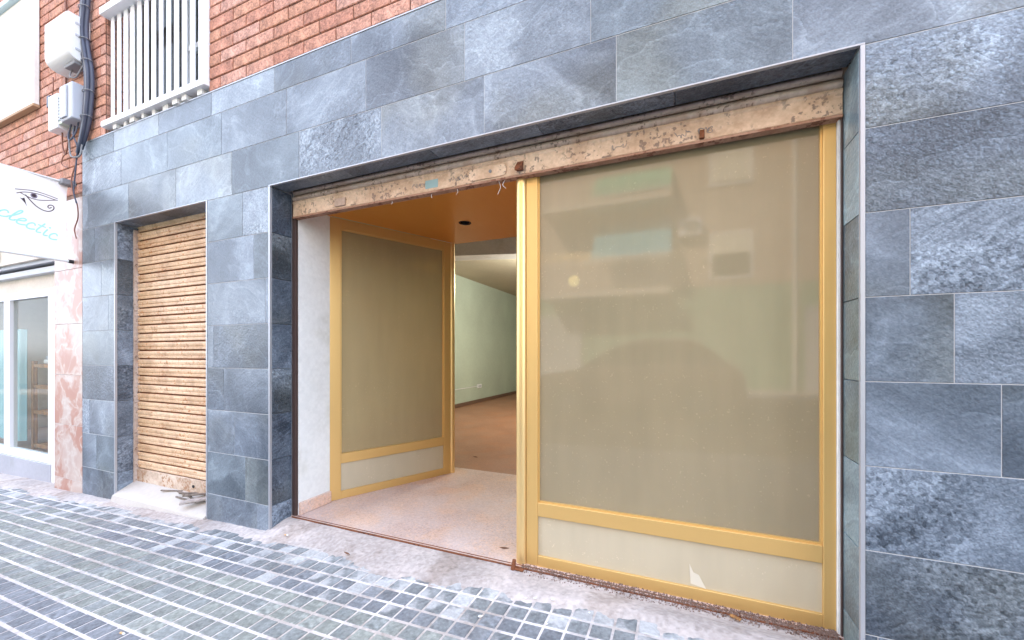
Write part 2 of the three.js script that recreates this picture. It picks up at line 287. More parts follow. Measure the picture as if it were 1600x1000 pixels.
// ------------------------------------------------------------------ the building
const bld = thing('shop_building', 'brick building with blue grey slate tiled ground floor and open shop entrance', 'building');
const tileU = () => [rr(0, 4), rr(0, 2)];
const facade = mesh('tiled_facade', mergeGeometries([
  box(XL, DL - 0.014, -0.5, TOP + 0.012, -0.3, -0.0022), box(DR + 0.014, OL - 0.014, -0.5, TOP + 0.012, -0.3, -0.0022), box(OR + 0.014, XR, -0.5, TOP + 0.012, -0.3, -0.0022),
  box(XL, OL - .03, TOP + 0.0125, TILED_TOP - 0.002, -0.3, -0.0022), box(OL - .03, OR + .03, TOP + 0.0125, TILED_TOP - 0.002, -0.112, -0.0022), box(OR + .03, XR, TOP + 0.0125, TILED_TOP - 0.002, -0.3, -0.0022)]), M.grout, bld);
{
  const spansLow = [[XL, DL - 0.014], [DR + 0.014, OL - 0.014], [OR + 0.014, XR]];
  for (let k = -3; k < 8; k++) {
    let y1 = TOP - ROW * k, y0 = y1 - ROW; if (k === -3) y1 = TILED_TOP;
    const off = 0.399 + 0.1135 * (k + 1), spans = k < 0 ? [[XL, XR]] : spansLow;
    for (const [a, b] of spans) {
      const cuts = [a]; for (let n = -12; n < 12; n++) { const x = off + 0.6545 * n; if (x > a + 0.02 && x < b - 0.02) cuts.push(x); } cuts.push(b);
      for (let i = 0; i + 1 < cuts.length; i++) {
        const w = cuts[i + 1] - cuts[i] - 2 * G, h = y1 - y0 - 2 * G, [u, v] = tileU();
        const m = mesh('wall_tile', slab(w, h, 0.011, 0.0012, u, v, rnd() < 0.5 ? 1 : -1), (rnd() < (k < 0 ? 0.88 : cuts[i] < -2 ? 0.75 : 0.35) ? M.slateSmooth : M.slate)[cuts[i] > OR - .1 && k >= 0 ? [1, 4, 1, 4, 1][Math.floor(rnd() * 5)] : k < 0 ? [0, 2, 3][Math.floor(rnd() * 3)] : [0, 1, 3][Math.floor(rnd() * 3)]], facade); m.position.set(cuts[i] + G, y0 + G, (rnd() - 0.5) * 0.0008);  // upper band lighter and smoother, right pillar darker: light falloff put into the tints
      }
    }
  }
  // reveals
  const rev = (x, dir, depth, y0r, z1 = -0.0145) => {
    for (let k = 0; k < 8; k++) {
      const y1 = TOP - ROW * k - (k ? 0 : 0.002), y0 = Math.max(TOP - ROW * (k + 1), y0r); if (y0 > y1 - 0.03) continue;
      const [u, v] = tileU(), g = slab(depth + z1 - 2 * G, y1 - y0 - 2 * G, 0.011, 0.0012, u, v); g.rotateY(dir * Math.PI / 2);
      const m = mesh('reveal_tile', g, x === OR ? M.slateSideLit : M.slate[rnd() < 0.6 ? 4 : 1], facade); m.position.set(x, y0 + G, dir > 0 ? z1 - G : -depth + G);  // right reveal pale, the others dark: light from the left painted into the tints
    }
  };
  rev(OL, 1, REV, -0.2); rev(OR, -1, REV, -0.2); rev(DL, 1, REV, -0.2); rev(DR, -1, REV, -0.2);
  // soffits
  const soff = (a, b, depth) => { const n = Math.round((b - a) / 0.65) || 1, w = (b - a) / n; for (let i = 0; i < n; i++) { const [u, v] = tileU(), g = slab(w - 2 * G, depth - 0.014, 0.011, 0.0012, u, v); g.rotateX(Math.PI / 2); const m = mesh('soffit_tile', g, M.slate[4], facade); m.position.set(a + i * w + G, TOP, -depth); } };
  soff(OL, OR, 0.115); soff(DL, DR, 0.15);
  // metal corner trims
  const trim = (x0, x1, y0, y1) => mesh('corner_trim', rbox(x0, x1, y0, y1, -0.0142, 0.0024, 0.001, 1), M.aluTrim, facade);
  trim(OL - 0.0136, OL, -0.2, TOP); trim(OR, OR + 0.0136, -0.2, TOP); trim(DL - 0.0136, DL, -0.2, TOP); trim(DR, DR + 0.0136, -0.2, TOP);
  trim(OL - 0.0136, OR + 0.0136, TOP + 0.0003, TOP + 0.0068); trim(DL - 0.0136, DR + 0.0136, TOP + 0.0003, TOP + 0.0068);
  mesh('ledge_trim', rbox(XL, XR, TILED_TOP - 0.001, TILED_TOP + 0.008, -0.014, 0.003, 0.002, 1), M.aluTrim, facade);
}
// wall cores behind the tiling
mesh('wall_core', mergeGeometries([box(DL - 0.5, DL - 0.0115, -0.5, TOP + 0.3, -0.4, -0.301), box(DR + 0.0115, OL - 0.03, -0.5, 2.9, -0.42, -0.301), box(OR + 0.03, XR, -0.5, 2.9, -0.42, -0.301)]), M.plaster, bld);

// brick storey
const WX0 = -4.551, WX1 = -3.123, WY0 = 3.085, WY1 = 4.62, BX0 = -9.2, BRICK_LOW = 2.60;
const brickWall = mesh('brick_wall', mergeGeometries([
  box(WX1, XR, TILED_TOP + 0.009, 6.4, -0.3, -0.008), box(XL + 0.001, WX0, TILED_TOP + 0.009, 6.4, -0.3, -0.008), box(BX0, XL, BRICK_LOW, 6.4, -0.3, -0.008), box(WX0 + .0005, WX1 - .0005, WY1, 6.4, -0.3, -0.008), box(WX0 + .0005, WX1 - .0005, TILED_TOP + 0.009, WY0, -0.3, -0.02)]), M.mortar, bld);
{
  const bw = 0.272, bh = 0.087, jt = 0.010, cand = [];
  for (let r = -6; r < 32; r++) {
    const y0 = TILED_TOP + 0.012 + r * bh, y1 = y0 + bh - jt, off = (r & 1) ? bw / 2 : 0;
    const spans = y1 < TILED_TOP + 0.02 ? [[BX0, XL - 0.003]] : (y1 > WY0 && y0 < WY1 ? [[BX0, WX0], [WX1, XR]] : [[BX0, XR]]);
    if (y0 < BRICK_LOW) continue;
    for (const [a, b] of spans) {
      let c0 = Math.floor((a - off) / bw) * bw + off;
      for (; c0 < b; c0 += bw) { const x0 = Math.max(a, c0), x1 = Math.min(b, c0 + bw - jt); if (x1 - x0 < 0.03) continue; cand.push([x0, x1, y0, y1]); }
    }
    // returns of the window opening
    if (y1 > WY0 && y0 < WY1) cand.push(['l', 0, y0, y1]);
  }
  const shared = {}, bulk = M.brick.map(() => []); let count = 0;
  const yaw = TURN;
  for (const [x0, x1, y0, y1] of cand) {
    const mi = Math.floor(rnd() * M.brick.length);
    if (x0 === 'l') { const g = slab(0.13, y1 - y0, 0.02, 0.003, rr(0, .5), rr(0, .5)); g.rotateY(Math.PI / 2); const m = mesh('brick', g, M.brick[mi], brickWall); m.position.set(WX0 + 0.006, y0, -0.012); continue; }
    const dep = -((x0 + x1) / 2) * Math.sin(yaw) + 1.8045 * Math.cos(yaw), lat = ((x0 + x1) / 2) * Math.cos(yaw) + 1.8045 * Math.sin(yaw);
    const px = 800 + 622 * lat / dep, py = 553.4 - 622 * (y0 - 1.18) / dep, seen = px > -25 && py > -12 && !(x1 < -5.75 && y0 > 3.62);
    const w = x1 - x0, key = Math.round(w * 1000) + '_' + (Math.floor(rnd() * 3));
    const g = shared[key] ??= slab(w, y1 - y0, 0.03, 0.0035, rr(0, .5), rr(0, .5), 1, 0.004);
    const z = (rnd() - 0.5) * 0.004;
    if (seen && count < 290) { const m = mesh('brick', g, M.brick[mi], brickWall); m.position.set(x0, y0, z); count++; }
    else bulk[mi].push(g.clone().translate(x0, y0, z));
  }
  bulk.forEach((b, i) => { if (b.length) mesh('brick_field', mergeGeometries(b), M.brick[i], brickWall).userData.kind = 'stuff'; });
  console.log('bricks', count);
}
// storeys above the picture, party walls and roof
mesh('upper_storeys', mergeGeometries([box(-24, 16, 6.4, 11.2, -10, -0.01), box(-24, BX0, 2.6, 6.4, -10, -0.01), box(XR, 16, -0.6, 6.4, -10, -0.02), box(-24, BX0, -1.2, 2.6, -10, -0.02), box(BX0, XR, 2.95, 6.4, -10, -1.2)]), M.brick[0], bld);

// ------------------------------------------------------------------ upper window with slatted guard
{
  const w = thing('window', 'dark upper window behind white vertical slats above the slate tiling', 'window');
  mesh('frame', mergeGeometries([box(WX0 + .007, WX1, WY0 + .001, WY0 + 0.07, -0.2, -0.14), box(WX0 + .007, WX0 + 0.07, WY0 + 0.07, WY1 - .001, -0.2, -0.14), box(WX1 - 0.07, WX1 - .001, WY0 + 0.07, WY1 - .001, -0.2, -0.14), box(-3.72, -3.64, WY0 + 0.07, WY1 - .001, -0.2, -0.141), box(-3.64, WX1 - 0.07, 3.62, 3.66, -0.19, -0.145)]), M.whitePaint, w);
  mesh('pane', box(WX0 + 0.07, -3.72, WY0 + 0.07, WY1, -0.172, -0.168), M.clearPane, w);
  mesh('pane', box(-3.64, WX1 - 0.07, WY0 + 0.07, WY1, -0.172, -0.168), M.clearPane, w);
  mesh('curtain', (() => { const g = new THREE.PlaneGeometry(0.5, 1.5, 40, 1); const p = g.attributes.position; for (let i = 0; i < p.count; i++) p.setZ(i, 0.02 * Math.sin(p.getX(i) * 60)); g.computeVertexNormals(); g.translate(-3.40, 3.85, -0.3); return g; })(), std({ color: rgb(0.5, 0.66, 0.74), roughness: 0.9, side: THREE.DoubleSide }), w);
  mesh('room_wall', mergeGeometries([box(WX0 - 0.3, WX1 + 0.3, WY0 - .2, WY1 + .2, -1.15, -1.1), box(WX0 - .3, WX0 - .25, WY0 - .2, WY1 + .2, -1.1, -.3), box(WX1 + .25, WX1 + .3, WY0 - .2, WY1 + .2, -1.1, -.3), box(WX0 - .3, WX1 + .3, WY1 + .2, WY1 + .25, -1.1, -.3)]), M.darkRoom, w);

  const gset = thing('window_guard', 'white guard of upright slats over the upper window', 'window guard');
  const gx0 = -4.50, gx1 = -3.13, gy0 = 3.155, gy1 = 4.06;
  const n = 14, pitch = (gx1 - gx0 - 0.05) / (n - 1);
  const sg = new RoundedBoxGeometry(0.056, gy1 - gy0 + 0.02, 0.010, 3, 0.0045);
  for (let i = 0; i < n; i++) { const m = mesh('slat', sg, M.whitePaint, gset); m.position.set(gx0 + 0.03 + i * pitch, (gy0 + gy1) / 2, -0.02); m.rotation.y = rr(-0.06, 0.06); }
  const tall = new RoundedBoxGeometry(0.056, 0.6, 0.010, 3, 0.0045);
  for (let i = 0; i < n; i++) { const m = mesh('slat', tall, M.whitePaint, gset); m.position.set(gx0 + 0.03 + i * pitch, gy1 + 0.35, -0.02); m.rotation.y = rr(-0.06, 0.06); }
  mesh('rail', rbox(gx0 - 0.035, gx1 + 0.004, gy0 - 0.045, gy0 + 0.004, -0.075, 0.035, 0.006), M.whitePaint, gset);
  mesh('rail', rbox(gx0 - 0.035, gx1 + 0.004, gy1, gy1 + 0.06, -0.05, 0.045, 0.006), M.whitePaint, gset);
  mesh('side_post', rbox(gx1 - 0.028, gx1 + 0.003, gy0, gy1, -0.05, 0.03, 0.006), M.whitePaint, gset);
  for (let i = 0; i < 9; i++) { const x = gx0 + 0.1 + i * 0.14 + rr(-0.03, 0.03), w2 = rr(0.03, 0.08); mesh('spacer', rbox(x, x + w2, TILED_TOP + 0.009, gy0 - 0.045, -0.06, 0.01 + rr(-.01, .01), 0.003, 1), M.plaster, gset); }
}
// white balcony parapet
{
  const p = thing('balcony_parapet', 'white rendered balcony parapet with pale blue coping on the brick wall', 'parapet');
  mesh('panel', rbox(-8.6, -5.745, 3.605, 4.70, 0.0045, 0.045, 0.006), M.whiteRender, p);
  mesh('coping', rbox(-8.6, -5.735, 4.70, 4.755, 0.0045, 0.085, 0.012, 3), std({ color: rgb(0.52, 0.66, 0.70), roughness: 0.4 }), p);
  mesh('drip_edge', rbox(-8.6, -5.74, 3.578, 3.605, 0.0045, 0.052, 0.004), std({ color: rgb(0.42, 0.27, 0.16), roughness: 0.8 }), p);
}

// ------------------------------------------------------------------ closed narrow roller shutter
{
  const s = thing('roller_shutter', 'closed narrow roller shutter of rusty cream slats between slate pillars', 'roller shutter');
  const z = -0.15, y0 = 0.185, pitch = 0.0735, n = 29, x0 = DL + 0.022, x1 = DR - 0.022;
  const prof = [[0, .07], [.003, .075], [.0055, .12], [.006, .30], [.0025, .36], [.0025, .40], [.0075, .47], [.0095, .66], [.0085, .84], [.004, .90], [0, .905]].map(([dz, t]) => [z + dz, t * pitch]);
  prof.push([z - 0.006, pitch * 0.905], [z - 0.006, pitch * .07]);
  const g = [0, 1, 2, 3, 4, 5].map(() => { const q = extrudeX(prof, x0, x1), uv = q.attributes.uv, du = rr(0, 1.6), dv = rr(0, .8); for (let i = 0; i < uv.count; i++) uv.setXY(i, uv.getX(i) + du, uv.getY(i) + dv); return q; });
  for (let i = 0; i < n; i++) { const gg = g[Math.floor(rnd() * 6)]; const m = mesh('slat', gg, M.slat[(i * 7) % 3], s); m.position.y = y0 + i * pitch; m.scale.x = 1 - (i % 2) * 0.0006; m.position.x = 0; m.position.z = (rnd() - .5) * .002; }
  mesh('backing', box(x0, x1, 0.06, TOP + 0.05, z - 0.02, z - 0.008), M.rust, s);
  mesh('bottom_bar', rbox(x0, x1, 0.072, 0.183, z - 0.006, z + 0.012, 0.004), std({ map: rusty([226, 208, 190], [160, 110, 74], 0.50, 0.7), roughness: 0.55 }), s);
  mesh('keyhole', new THREE.CylinderGeometry(0.011, 0.011, 0.01, 12).rotateX(Math.PI / 2).translate(-3.56, 0.128, z + 0.0135), M.black, s);
  mesh('guide_rail', rbox(DL + 0.001, DL + 0.021, 0.03, TOP - 0.03, -0.20, -0.118, 0.002, 1), M.fasciaGrey, s);
  mesh('guide_rail', rbox(DR - 0.021, DR - 0.001, 0.03, TOP - 0.03, -0.20, -0.118, 0.002, 1), M.fasciaGrey, s);
}
// sloping cement doorstep
{
  const sh = new THREE.Shape([[0.22, 0.074], [0.135, 0.074], [0.02, 0.020], [-0.02, -0.005], [-0.045, -0.09], [-0.045, -0.3], [0.22, -0.3]].map(([z, y]) => new THREE.Vector2(z, y)));
  const g = new THREE.ExtrudeGeometry(sh, { depth: DR - DL - 0.004, bevelEnabled: false, steps: 1 }); g.rotateY(Math.PI / 2); g.translate(DL + 0.002, 0, 0);
  solo('doorstep', metricUV(g), M.stepCement, 'sloping pale cement doorstep below the closed roller shutter', 'doorstep');
}

// ------------------------------------------------------------------ wide raised roller shutter
{
  const s = thing('roller_shutter', 'raised wide roller shutter with stained tan bottom bar over the shop entrance', 'roller shutter');
  const x0 = OL + 0.020, x1 = OR - 0.004, z = -0.16;
  const up = []; for (let i = 0; i <= 8; i++) { const t = i / 8; up.push([z + 0.012 * Math.sin(Math.PI * t), 2.238 + t * 0.036]); } up.push([z - 0.012, 2.274], [z - 0.012, 2.238]);
  mesh('slat', extrudeX(up, x0, x1), M.fasciaGrey, s);
  mesh('slat', extrudeX(up.map(([a, b]) => [a - 0.004, b + 0.045]), x0, x1), M.fasciaGrey, s);
  mesh('bottom_bar', extrudeX([[z + 0.002, 2.130], [z + 0.006, 2.134], [z + 0.004, 2.215], [z + 0.011, 2.224], [z + 0.008, 2.234], [z - 0.014, 2.234], [z - 0.014, 2.130]], x0, x1), M.fascia, s);
  mesh('bottom_lip', extrudeX([[z + 0.012, 2.118], [z + 0.012, 2.1285], [z - 0.03, 2.1285], [z - 0.03, 2.118]], x0, x1), std({ map: rusty([176, 138, 116], [104, 62, 44], 0.48, 0.33), roughness: 0.8 }), s);
  // lock cover
  const rs = new THREE.Shape(); const hw = 0.112, hh = 0.030, r = 0.024; rs.moveTo(-hw + r, -hh); rs.lineTo(hw - r, -hh); rs.absarc(hw - r, -hh + r, r, -Math.PI / 2, 0); rs.lineTo(hw, hh - r); rs.absarc(hw - r, hh - r, r, 0, Math.PI / 2); rs.lineTo(-hw + r, hh); rs.absarc(-hw + r, hh - r, r, Math.PI / 2, Math.PI); rs.lineTo(-hw, -hh + r); rs.absarc(-hw + r, -hh + r, r, Math.PI, 1.5 * Math.PI);
  const lc = mesh('lock_cover', metricUV(new THREE.ExtrudeGeometry(rs, { depth: 0.005, bevelEnabled: true, bevelSize: 0.0015, bevelThickness: 0.0015, bevelSegments: 2 })), M.fascia, s); lc.position.set(-0.965, 2.172, z + 0.007);
  mesh('lock_screw', new THREE.CylinderGeometry(0.009, 0.009, 0.006, 14).rotateX(Math.PI / 2).translate(0.02, 0.002, 0.008), M.cableGrey, lc);
  mesh('latch', extrudeX([[z + 0.005, 2.20], [z + 0.045, 2.155], [z + 0.045, 2.140], [z + 0.005, 2.15]], -0.79, -0.755), M.rust, s);
  mesh('tab_plate', rbox(-2.075, -1.985, 2.142, 2.195, z + 0.004, z + 0.016, 0.004, 1), M.fasciaGrey, s).rotation.set(0, 0, 0);
  mesh('pull_tab', rbox(0.085, 0.105, 2.135, 2.172, z + 0.004, z + 0.02, 0.003, 1), M.rust, s);
  mesh('sticker', rbox(-1.372, -1.285, 2.148, 2.196, z + 0.0045, z + 0.0072, 0.0008, 1), std({ map: filmMap, color: rgb(0.42, 0.66, 0.72), roughness: 0.6 }), s);
  mesh('guide_rail', rbox(OL + 0.002, OL + 0.034, FLOOR - .02, 2.26, -0.183, -0.1605, 0.002, 1), M.brownSteel, s);
  mesh('guide_rail', rbox(OR - 0.006, OR - 0.0012, FLOOR - .02, 2.26, -0.1718, -0.159, 0.001, 1), M.brownSteel, s);
  mesh('shutter_box', mergeGeometries([box(OL + .02, OR - .02, 2.234, 2.9, -0.42, -0.40), box(OL - .02, OR + .02, 2.72, 2.9, -0.4, -0.113), box(OL - .02, OR + .02, 2.304, 2.72, -0.122, -0.113)]), M.black, s);
  // scrawled marks and flaked paint of the bar
  const cv = document.createElement('canvas'); cv.width = 256; cv.height = 64; const c = cv.getContext('2d');
  for (let k = 0; k < 7; k++) {
    const x = [-1.47, -1.42, -1.21, -1.15, -0.30, -0.02, 0.08][k], pts = [];
    let px = 0, py = 0; for (let i = 0; i < 12; i++) { pts.push([x + 0.006 * i + rr(-0.01, 0.01), 2.176 + rr(-0.016, 0.016), z + 0.0062]); }
    mesh('scrawl', tube(pts, 0.0012, 40, 4), M.cableGrey, s);
  }
}
// cobweb wisps under the bar
for (const [x, l, a] of [[-0.90, 0.07, .01], [-0.865, 0.045, -.012], [-1.16, 0.03, .006], [-1.33, 0.025, -.004], [-1.62, 0.02, .005]]) {
  const y = 2.117; solo('cobweb_wisp', tube([[x, y, -0.16], [x + a, y - l * 0.5, -0.158], [x - a * 0.6, y - l, -0.157]], 0.0014, 12, 4), M.lightPlastic, 'thin pale cobweb wisp hanging below the raised shutter bar', 'cobweb', 'cobweb wisps under the raised shutter');
}

// ------------------------------------------------------------------ shop front
const ZF = -0.19;
{
  const f = thing('display_window', 'large gold framed display window with dusty pane beside the right slate pillar', 'display window');
  const xa = -0.69, xb = 0.545;
  const half = new THREE.Shape(); half.moveTo(-0.0275, 0); half.lineTo(-0.0275, -0.05); half.lineTo(0.0275, -0.05); half.lineTo(0.0275, 0); half.absellipse(0, 0, 0.0275, 0.022, 0, Math.PI, false);
  const pg = new THREE.ExtrudeGeometry(half, { depth: 2.19, bevelEnabled: false, curveSegments: 16 }); // shape (x, -z) -> upright
  pg.rotateX(-Math.PI / 2); pg.scale(1, 1, -1);
  { const ix = pg.index; if (ix) { for (let i = 0; i < ix.count; i += 3) { const t = ix.getX(i); ix.setX(i, ix.getX(i + 1)); ix.setX(i + 1, t); } } else { const p = pg.attributes.position; for (let i = 0; i < p.count; i += 3) for (const k of ['getX', 'getY', 'getZ']) { } const a = p.array; for (let i = 0; i < p.count; i += 3) for (let c2 = 0; c2 < 3; c2++) { const t = a[i * 3 + c2]; a[i * 3 + c2] = a[(i + 1) * 3 + c2]; a[(i + 1) * 3 + c2] = t; } } pg.computeVertexNormals(); }
  pg.translate(-0.783, FLOOR, ZF - 0.005); metricUV(pg);
  mesh('door_post', pg, M.goldBright, f);
  mesh('post', rbox(-0.7535, xa, FLOOR, 2.25, ZF - 0.055, ZF, 0.004), M.gold, f);
  mesh('post', rbox(xb, 0.589, FLOOR - .02, 2.25, ZF - 0.055, ZF, 0.004), M.gold, f);
  mesh('rail', rbox(xa, xb, 0.322, 0.394, ZF - 0.052, ZF - 0.001, 0.003), M.gold, f);
  mesh('rail', rbox(xa, xb, FLOOR - .02, 0.113, ZF - 0.052, ZF - 0.001, 0.003), M.gold, f);
  mesh('rail', rbox(xa, xb, 2.19, 2.25, ZF - 0.052, ZF - 0.001, 0.003), M.gold, f);
  mesh('kick_panel', box(xa, xb, 0.113, 0.322, ZF - 0.03, ZF - 0.014, 0.3, 0.9), M.kickPanel, f);
  const bead = 0.008; mesh('glazing_bead', mergeGeometries([box(xa, xa + bead, 0.394, 2.19, ZF - 0.03, ZF - 0.012), box(xb - bead, xb, 0.394, 2.19, ZF - 0.03, ZF - 0.012), box(xa + bead, xb - bead, 0.394, 0.394 + bead, ZF - 0.03, ZF - 0.012)]), M.gold, f);
  const pane = mesh('pane', box(xa + 0.004, xb - 0.004, 0.398, 2.188, ZF - 0.026, ZF - 0.020), M.dustyPane, f);
  // torn adhesive tape and specks left on the glass
  const scrap = (pts, zz, mat) => { const s = new THREE.Shape(pts.map(([x, y]) => new THREE.Vector2(x, y))); return mesh('tape_scrap', new THREE.ExtrudeGeometry(s, { depth: 0.0008, bevelEnabled: false }).translate(0, 0, zz), mat, f); };
  scrap([[0.05, 0.125], [0.115, 0.114], [0.085, 0.17], [0.062, 0.178], [0.045, 0.215]], ZF - 0.0132, std({ color: rgb(0.62, 0.57, 0.46), roughness: 0.6 }));
}
{
  const A = new THREE.Vector2(-2.45, -0.453), B = new THREE.Vector2(-1.972, -1.457), L = A.distanceTo(B);
  const f = thing('display_window', 'angled gold framed display window along the left of the entrance recess', 'display window', null, [A.x, 0, A.y]);
  f.rotation.y = -Math.atan2(B.y - A.y, B.x - A.x);   // local x runs from A to B, local +z faces the entrance
  mesh('post', rbox(0, 0.085, FLOOR, 2.229, -0.05, 0, 0.004), M.gold, f);
  mesh('post', rbox(L - 0.10, L - 0.028, FLOOR, 2.229, -0.05, 0, 0.004), M.gold, f);
  const rp = new THREE.CylinderGeometry(0.03, 0.03, 2.17, 20); rp.translate(L - 0.002, FLOOR + 2.17 / 2, -0.022); mesh('door_post', rp, M.goldBright, f);
  mesh('rail', rbox(0.085, L - 0.10, 2.152, 2.229, -0.05, -0.001, 0.003), M.gold, f);
  mesh('rail', rbox(0.085, L - 0.10, 0.332, 0.408, -0.05, -0.001, 0.003), M.gold, f);
  mesh('rail', rbox(0.085, L - 0.10, FLOOR, 0.118, -0.05, -0.001, 0.003), M.gold, f);
  mesh('kick_panel', box(0.085, L - 0.10, 0.118, 0.332, -0.03, -0.014), M.kickPanel, f);
  mesh('glazing_bead', mergeGeometries([box(0.085, 0.093, 0.408, 2.152, -0.03, -0.012), box(L - 0.108, L - 0.10, 0.408, 2.152, -0.03, -0.012), box(0.093, L - 0.108, 2.144, 2.152, -0.03, -0.012)]), M.gold, f);
  mesh('pane', box(0.09, L - 0.105, 0.41, 2.15, -0.026, -0.020), M.dustyPaneSide = phys({ map: filmMap, color: rgb(0.84, 0.70, 0.42), transmission: 0.42, thickness: 0, roughness: 0.03, ior: 1.5 }), f);
}
// entrance ceiling with downlight
{
  const s = new THREE.Shape([[-2.47, 0.20], [-0.66, 0.20], [-0.66, 1.49], [-1.95, 1.49], [-2.42, 0.47], [-2.47, 0.45]].map(([x, y]) => new THREE.Vector2(x, y)));
  const h = new THREE.Path(); h.absarc(-1.576, 0.985, 0.044, 0, Math.PI * 2); s.holes.push(h);
  const g = new THREE.ExtrudeGeometry(s, { depth: 0.03, bevelEnabled: false, curveSegments: 32 }); g.rotateX(-Math.PI / 2); g.translate(0, 2.2295, 0);
  const c = mesh('entrance_ceiling', metricUV(g), M.goldCeiling); scene.add(c); c.userData.kind = 'structure';
  const d = thing('downlight', 'small black recessed downlight in the gold entrance ceiling', 'downlight', null, [-1.576, 2.2295, -0.985]);
  mesh('ring', new THREE.TorusGeometry(0.046, 0.004, 8, 32).rotateX(Math.PI / 2), M.black, d);
  mesh('housing', new THREE.CylinderGeometry(0.0438, 0.036, 0.07, 28, 1, true).translate(0, 0.036, 0), std({ color: rgb(0.012, 0.012, 0.013), roughness: 0.6, side: THREE.DoubleSide }), d);
  mesh('lens', new THREE.SphereGeometry(0.022, 16, 10).scale(1, 0.5, 1).translate(0, 0.045, 0), std({ color: rgb(0.55, 0.55, 0.55), roughness: 0.12, metalness: 0.8 }), d);
  mesh('back_plate', new THREE.CylinderGeometry(0.0438, 0.0438, 0.004, 28).translate(0, 0.073, 0), M.black, d);
}
// white plaster returns and skirting
struct('plaster_wall', box(-2.62, -2.4505, FLOOR - 0.05, 2.6, -0.475, -0.1835), M.plaster);
struct('plaster_wall', box(0.5895, 0.601, FLOOR - 0.05, 2.26, -0.27, -0.172), M.plaster);
{ const g = rbox(-2.4505, -2.426, FLOOR, FLOOR + 0.085, -0.45, -0.185, 0.006, 2); solo('skirting', g, std({ map: terrazzoMap, roughness: 0.6, color: rgb(1.2, 1.15, 1.1) }), 'short chipped cream skirting stone below the white plaster return', 'skirting'); }

// ------------------------------------------------------------------ shop interior
const RZ = -9.4, RX0 = -4.3, RX1 = 3.9, CH = 2.845;
struct('entrance_floor', box(RX0 - 0.1, RX1 + .1, FLOOR - 0.3, FLOOR, -1.62, -0.1525), M.terrazzo);
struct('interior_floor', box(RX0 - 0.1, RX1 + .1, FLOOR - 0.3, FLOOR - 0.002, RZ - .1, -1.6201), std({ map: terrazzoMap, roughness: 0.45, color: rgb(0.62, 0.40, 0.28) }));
struct('interior_wall_left', mergeGeometries([box(RX0 - 0.1, RX0, FLOOR, CH + .1, RZ, -0.43)]), M.mint);
struct('interior_wall_right', box(RX1, RX1 + 0.1, FLOOR, CH + .1, RZ, -0.43), M.mint);
struct('interior_wall_back', box(RX0, RX1, FLOOR, CH + .1, RZ - 0.1, RZ), M.mint);
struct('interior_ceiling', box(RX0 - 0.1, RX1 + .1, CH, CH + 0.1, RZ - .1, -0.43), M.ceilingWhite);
{ const g = box(-2.6, 5, CH - 0.262, CH + 0.01, -0.15, 0.15); g.rotateY(0.26); g.translate(-1.9, 0, -3.55); struct('interior_beam', g, M.plaster); }
struct('interior_beam', box(RX0 - .01, RX0 + 0.35, CH - 0.24, CH + .01, -4.2, -0.43), M.plaster);
struct('interior_skirting', box(RX0, RX0 + 0.012, FLOOR, FLOOR + 0.075, RZ, -0.43), std({ color: rgb(0.16, 0.09, 0.06), roughness: 0.6 }));
{
  const o = thing('wall_socket', 'small white wall socket low on the mint interior wall', 'wall socket', null, [RX0, 0.44, -6.45]);
  mesh('plate', rbox(0.0005, 0.03, -0.045, 0.045, -0.10, 0.10, 0.008), M.white, o);
  mesh('outlet', new THREE.CylinderGeometry(0.025, 0.025, 0.01, 20).rotateZ(Math.PI / 2).translate(0.03, 0, -0.04), M.greyPlastic, o);
  mesh('outlet', new THREE.CylinderGeometry(0.025, 0.025, 0.01, 20).rotateZ(Math.PI / 2).translate(0.03, 0, 0.04), M.greyPlastic, o);
  solo('cable_trunking', box(RX0 + 0.0005, RX0 + 0.012, 0.434, 0.446, -6.35, -4.6), M.white, 'thin white cable trunking running along the mint wall to the socket', 'trunking');
}
{
  const l = thing('pendant_lamp', 'lit bulb hanging from the shop ceiling, seen through the large dusty pane', 'lamp', null, [-1.56, 2.36, -4.5]);
  mesh('flex', new THREE.CylinderGeometry(0.004, 0.004, CH - 2.36 - 0.1, 8).translate(0, (CH - 2.36) / 2 + 0.05, 0), M.black, l);
  mesh('socket', new THREE.CylinderGeometry(0.018, 0.022, 0.06, 16).translate(0, 0.115, 0), M.black, l);
  mesh('bulb', new THREE.SphereGeometry(0.09, 24, 16), std({ color: rgb(0.9, 0.9, 0.85), emissive: rgb(0.80, 1, 0.84), emissiveIntensity: 2.5 }), l);
  const p = new THREE.PointLight(rgb(1, 0.98, 0.86), 4.0); p.position.set(0, 0, 0); p.castShadow = true; p.shadow.radius = 3; l.add(p);
}
// shutter track across the threshold
struct('threshold_track', mergeGeometries([box(OL + 0.02, OR - .01, FLOOR - 0.03, FLOOR + 0.001, -0.150, -0.142), box(OL + 0.02, OR - .01, FLOOR - 0.03, FLOOR + 0.001, -0.170, -0.1625)]), M.rust);
{
  const b = thing('floor_bolt', 'rusty bolt stub standing on the threshold by the gold post', 'bolt', null, [-0.80, FLOOR - .002, -0.118]);
  mesh('stub', new THREE.CylinderGeometry(0.010, 0.013, 0.05, 12).translate(0, 0.025, 0), M.rust, b).rotation.z = -0.15;
  mesh('tongue', rbox(0.01, 0.06, 0.002, 0.010, -0.008, 0.010, 0.002, 1), M.rust, b);
}

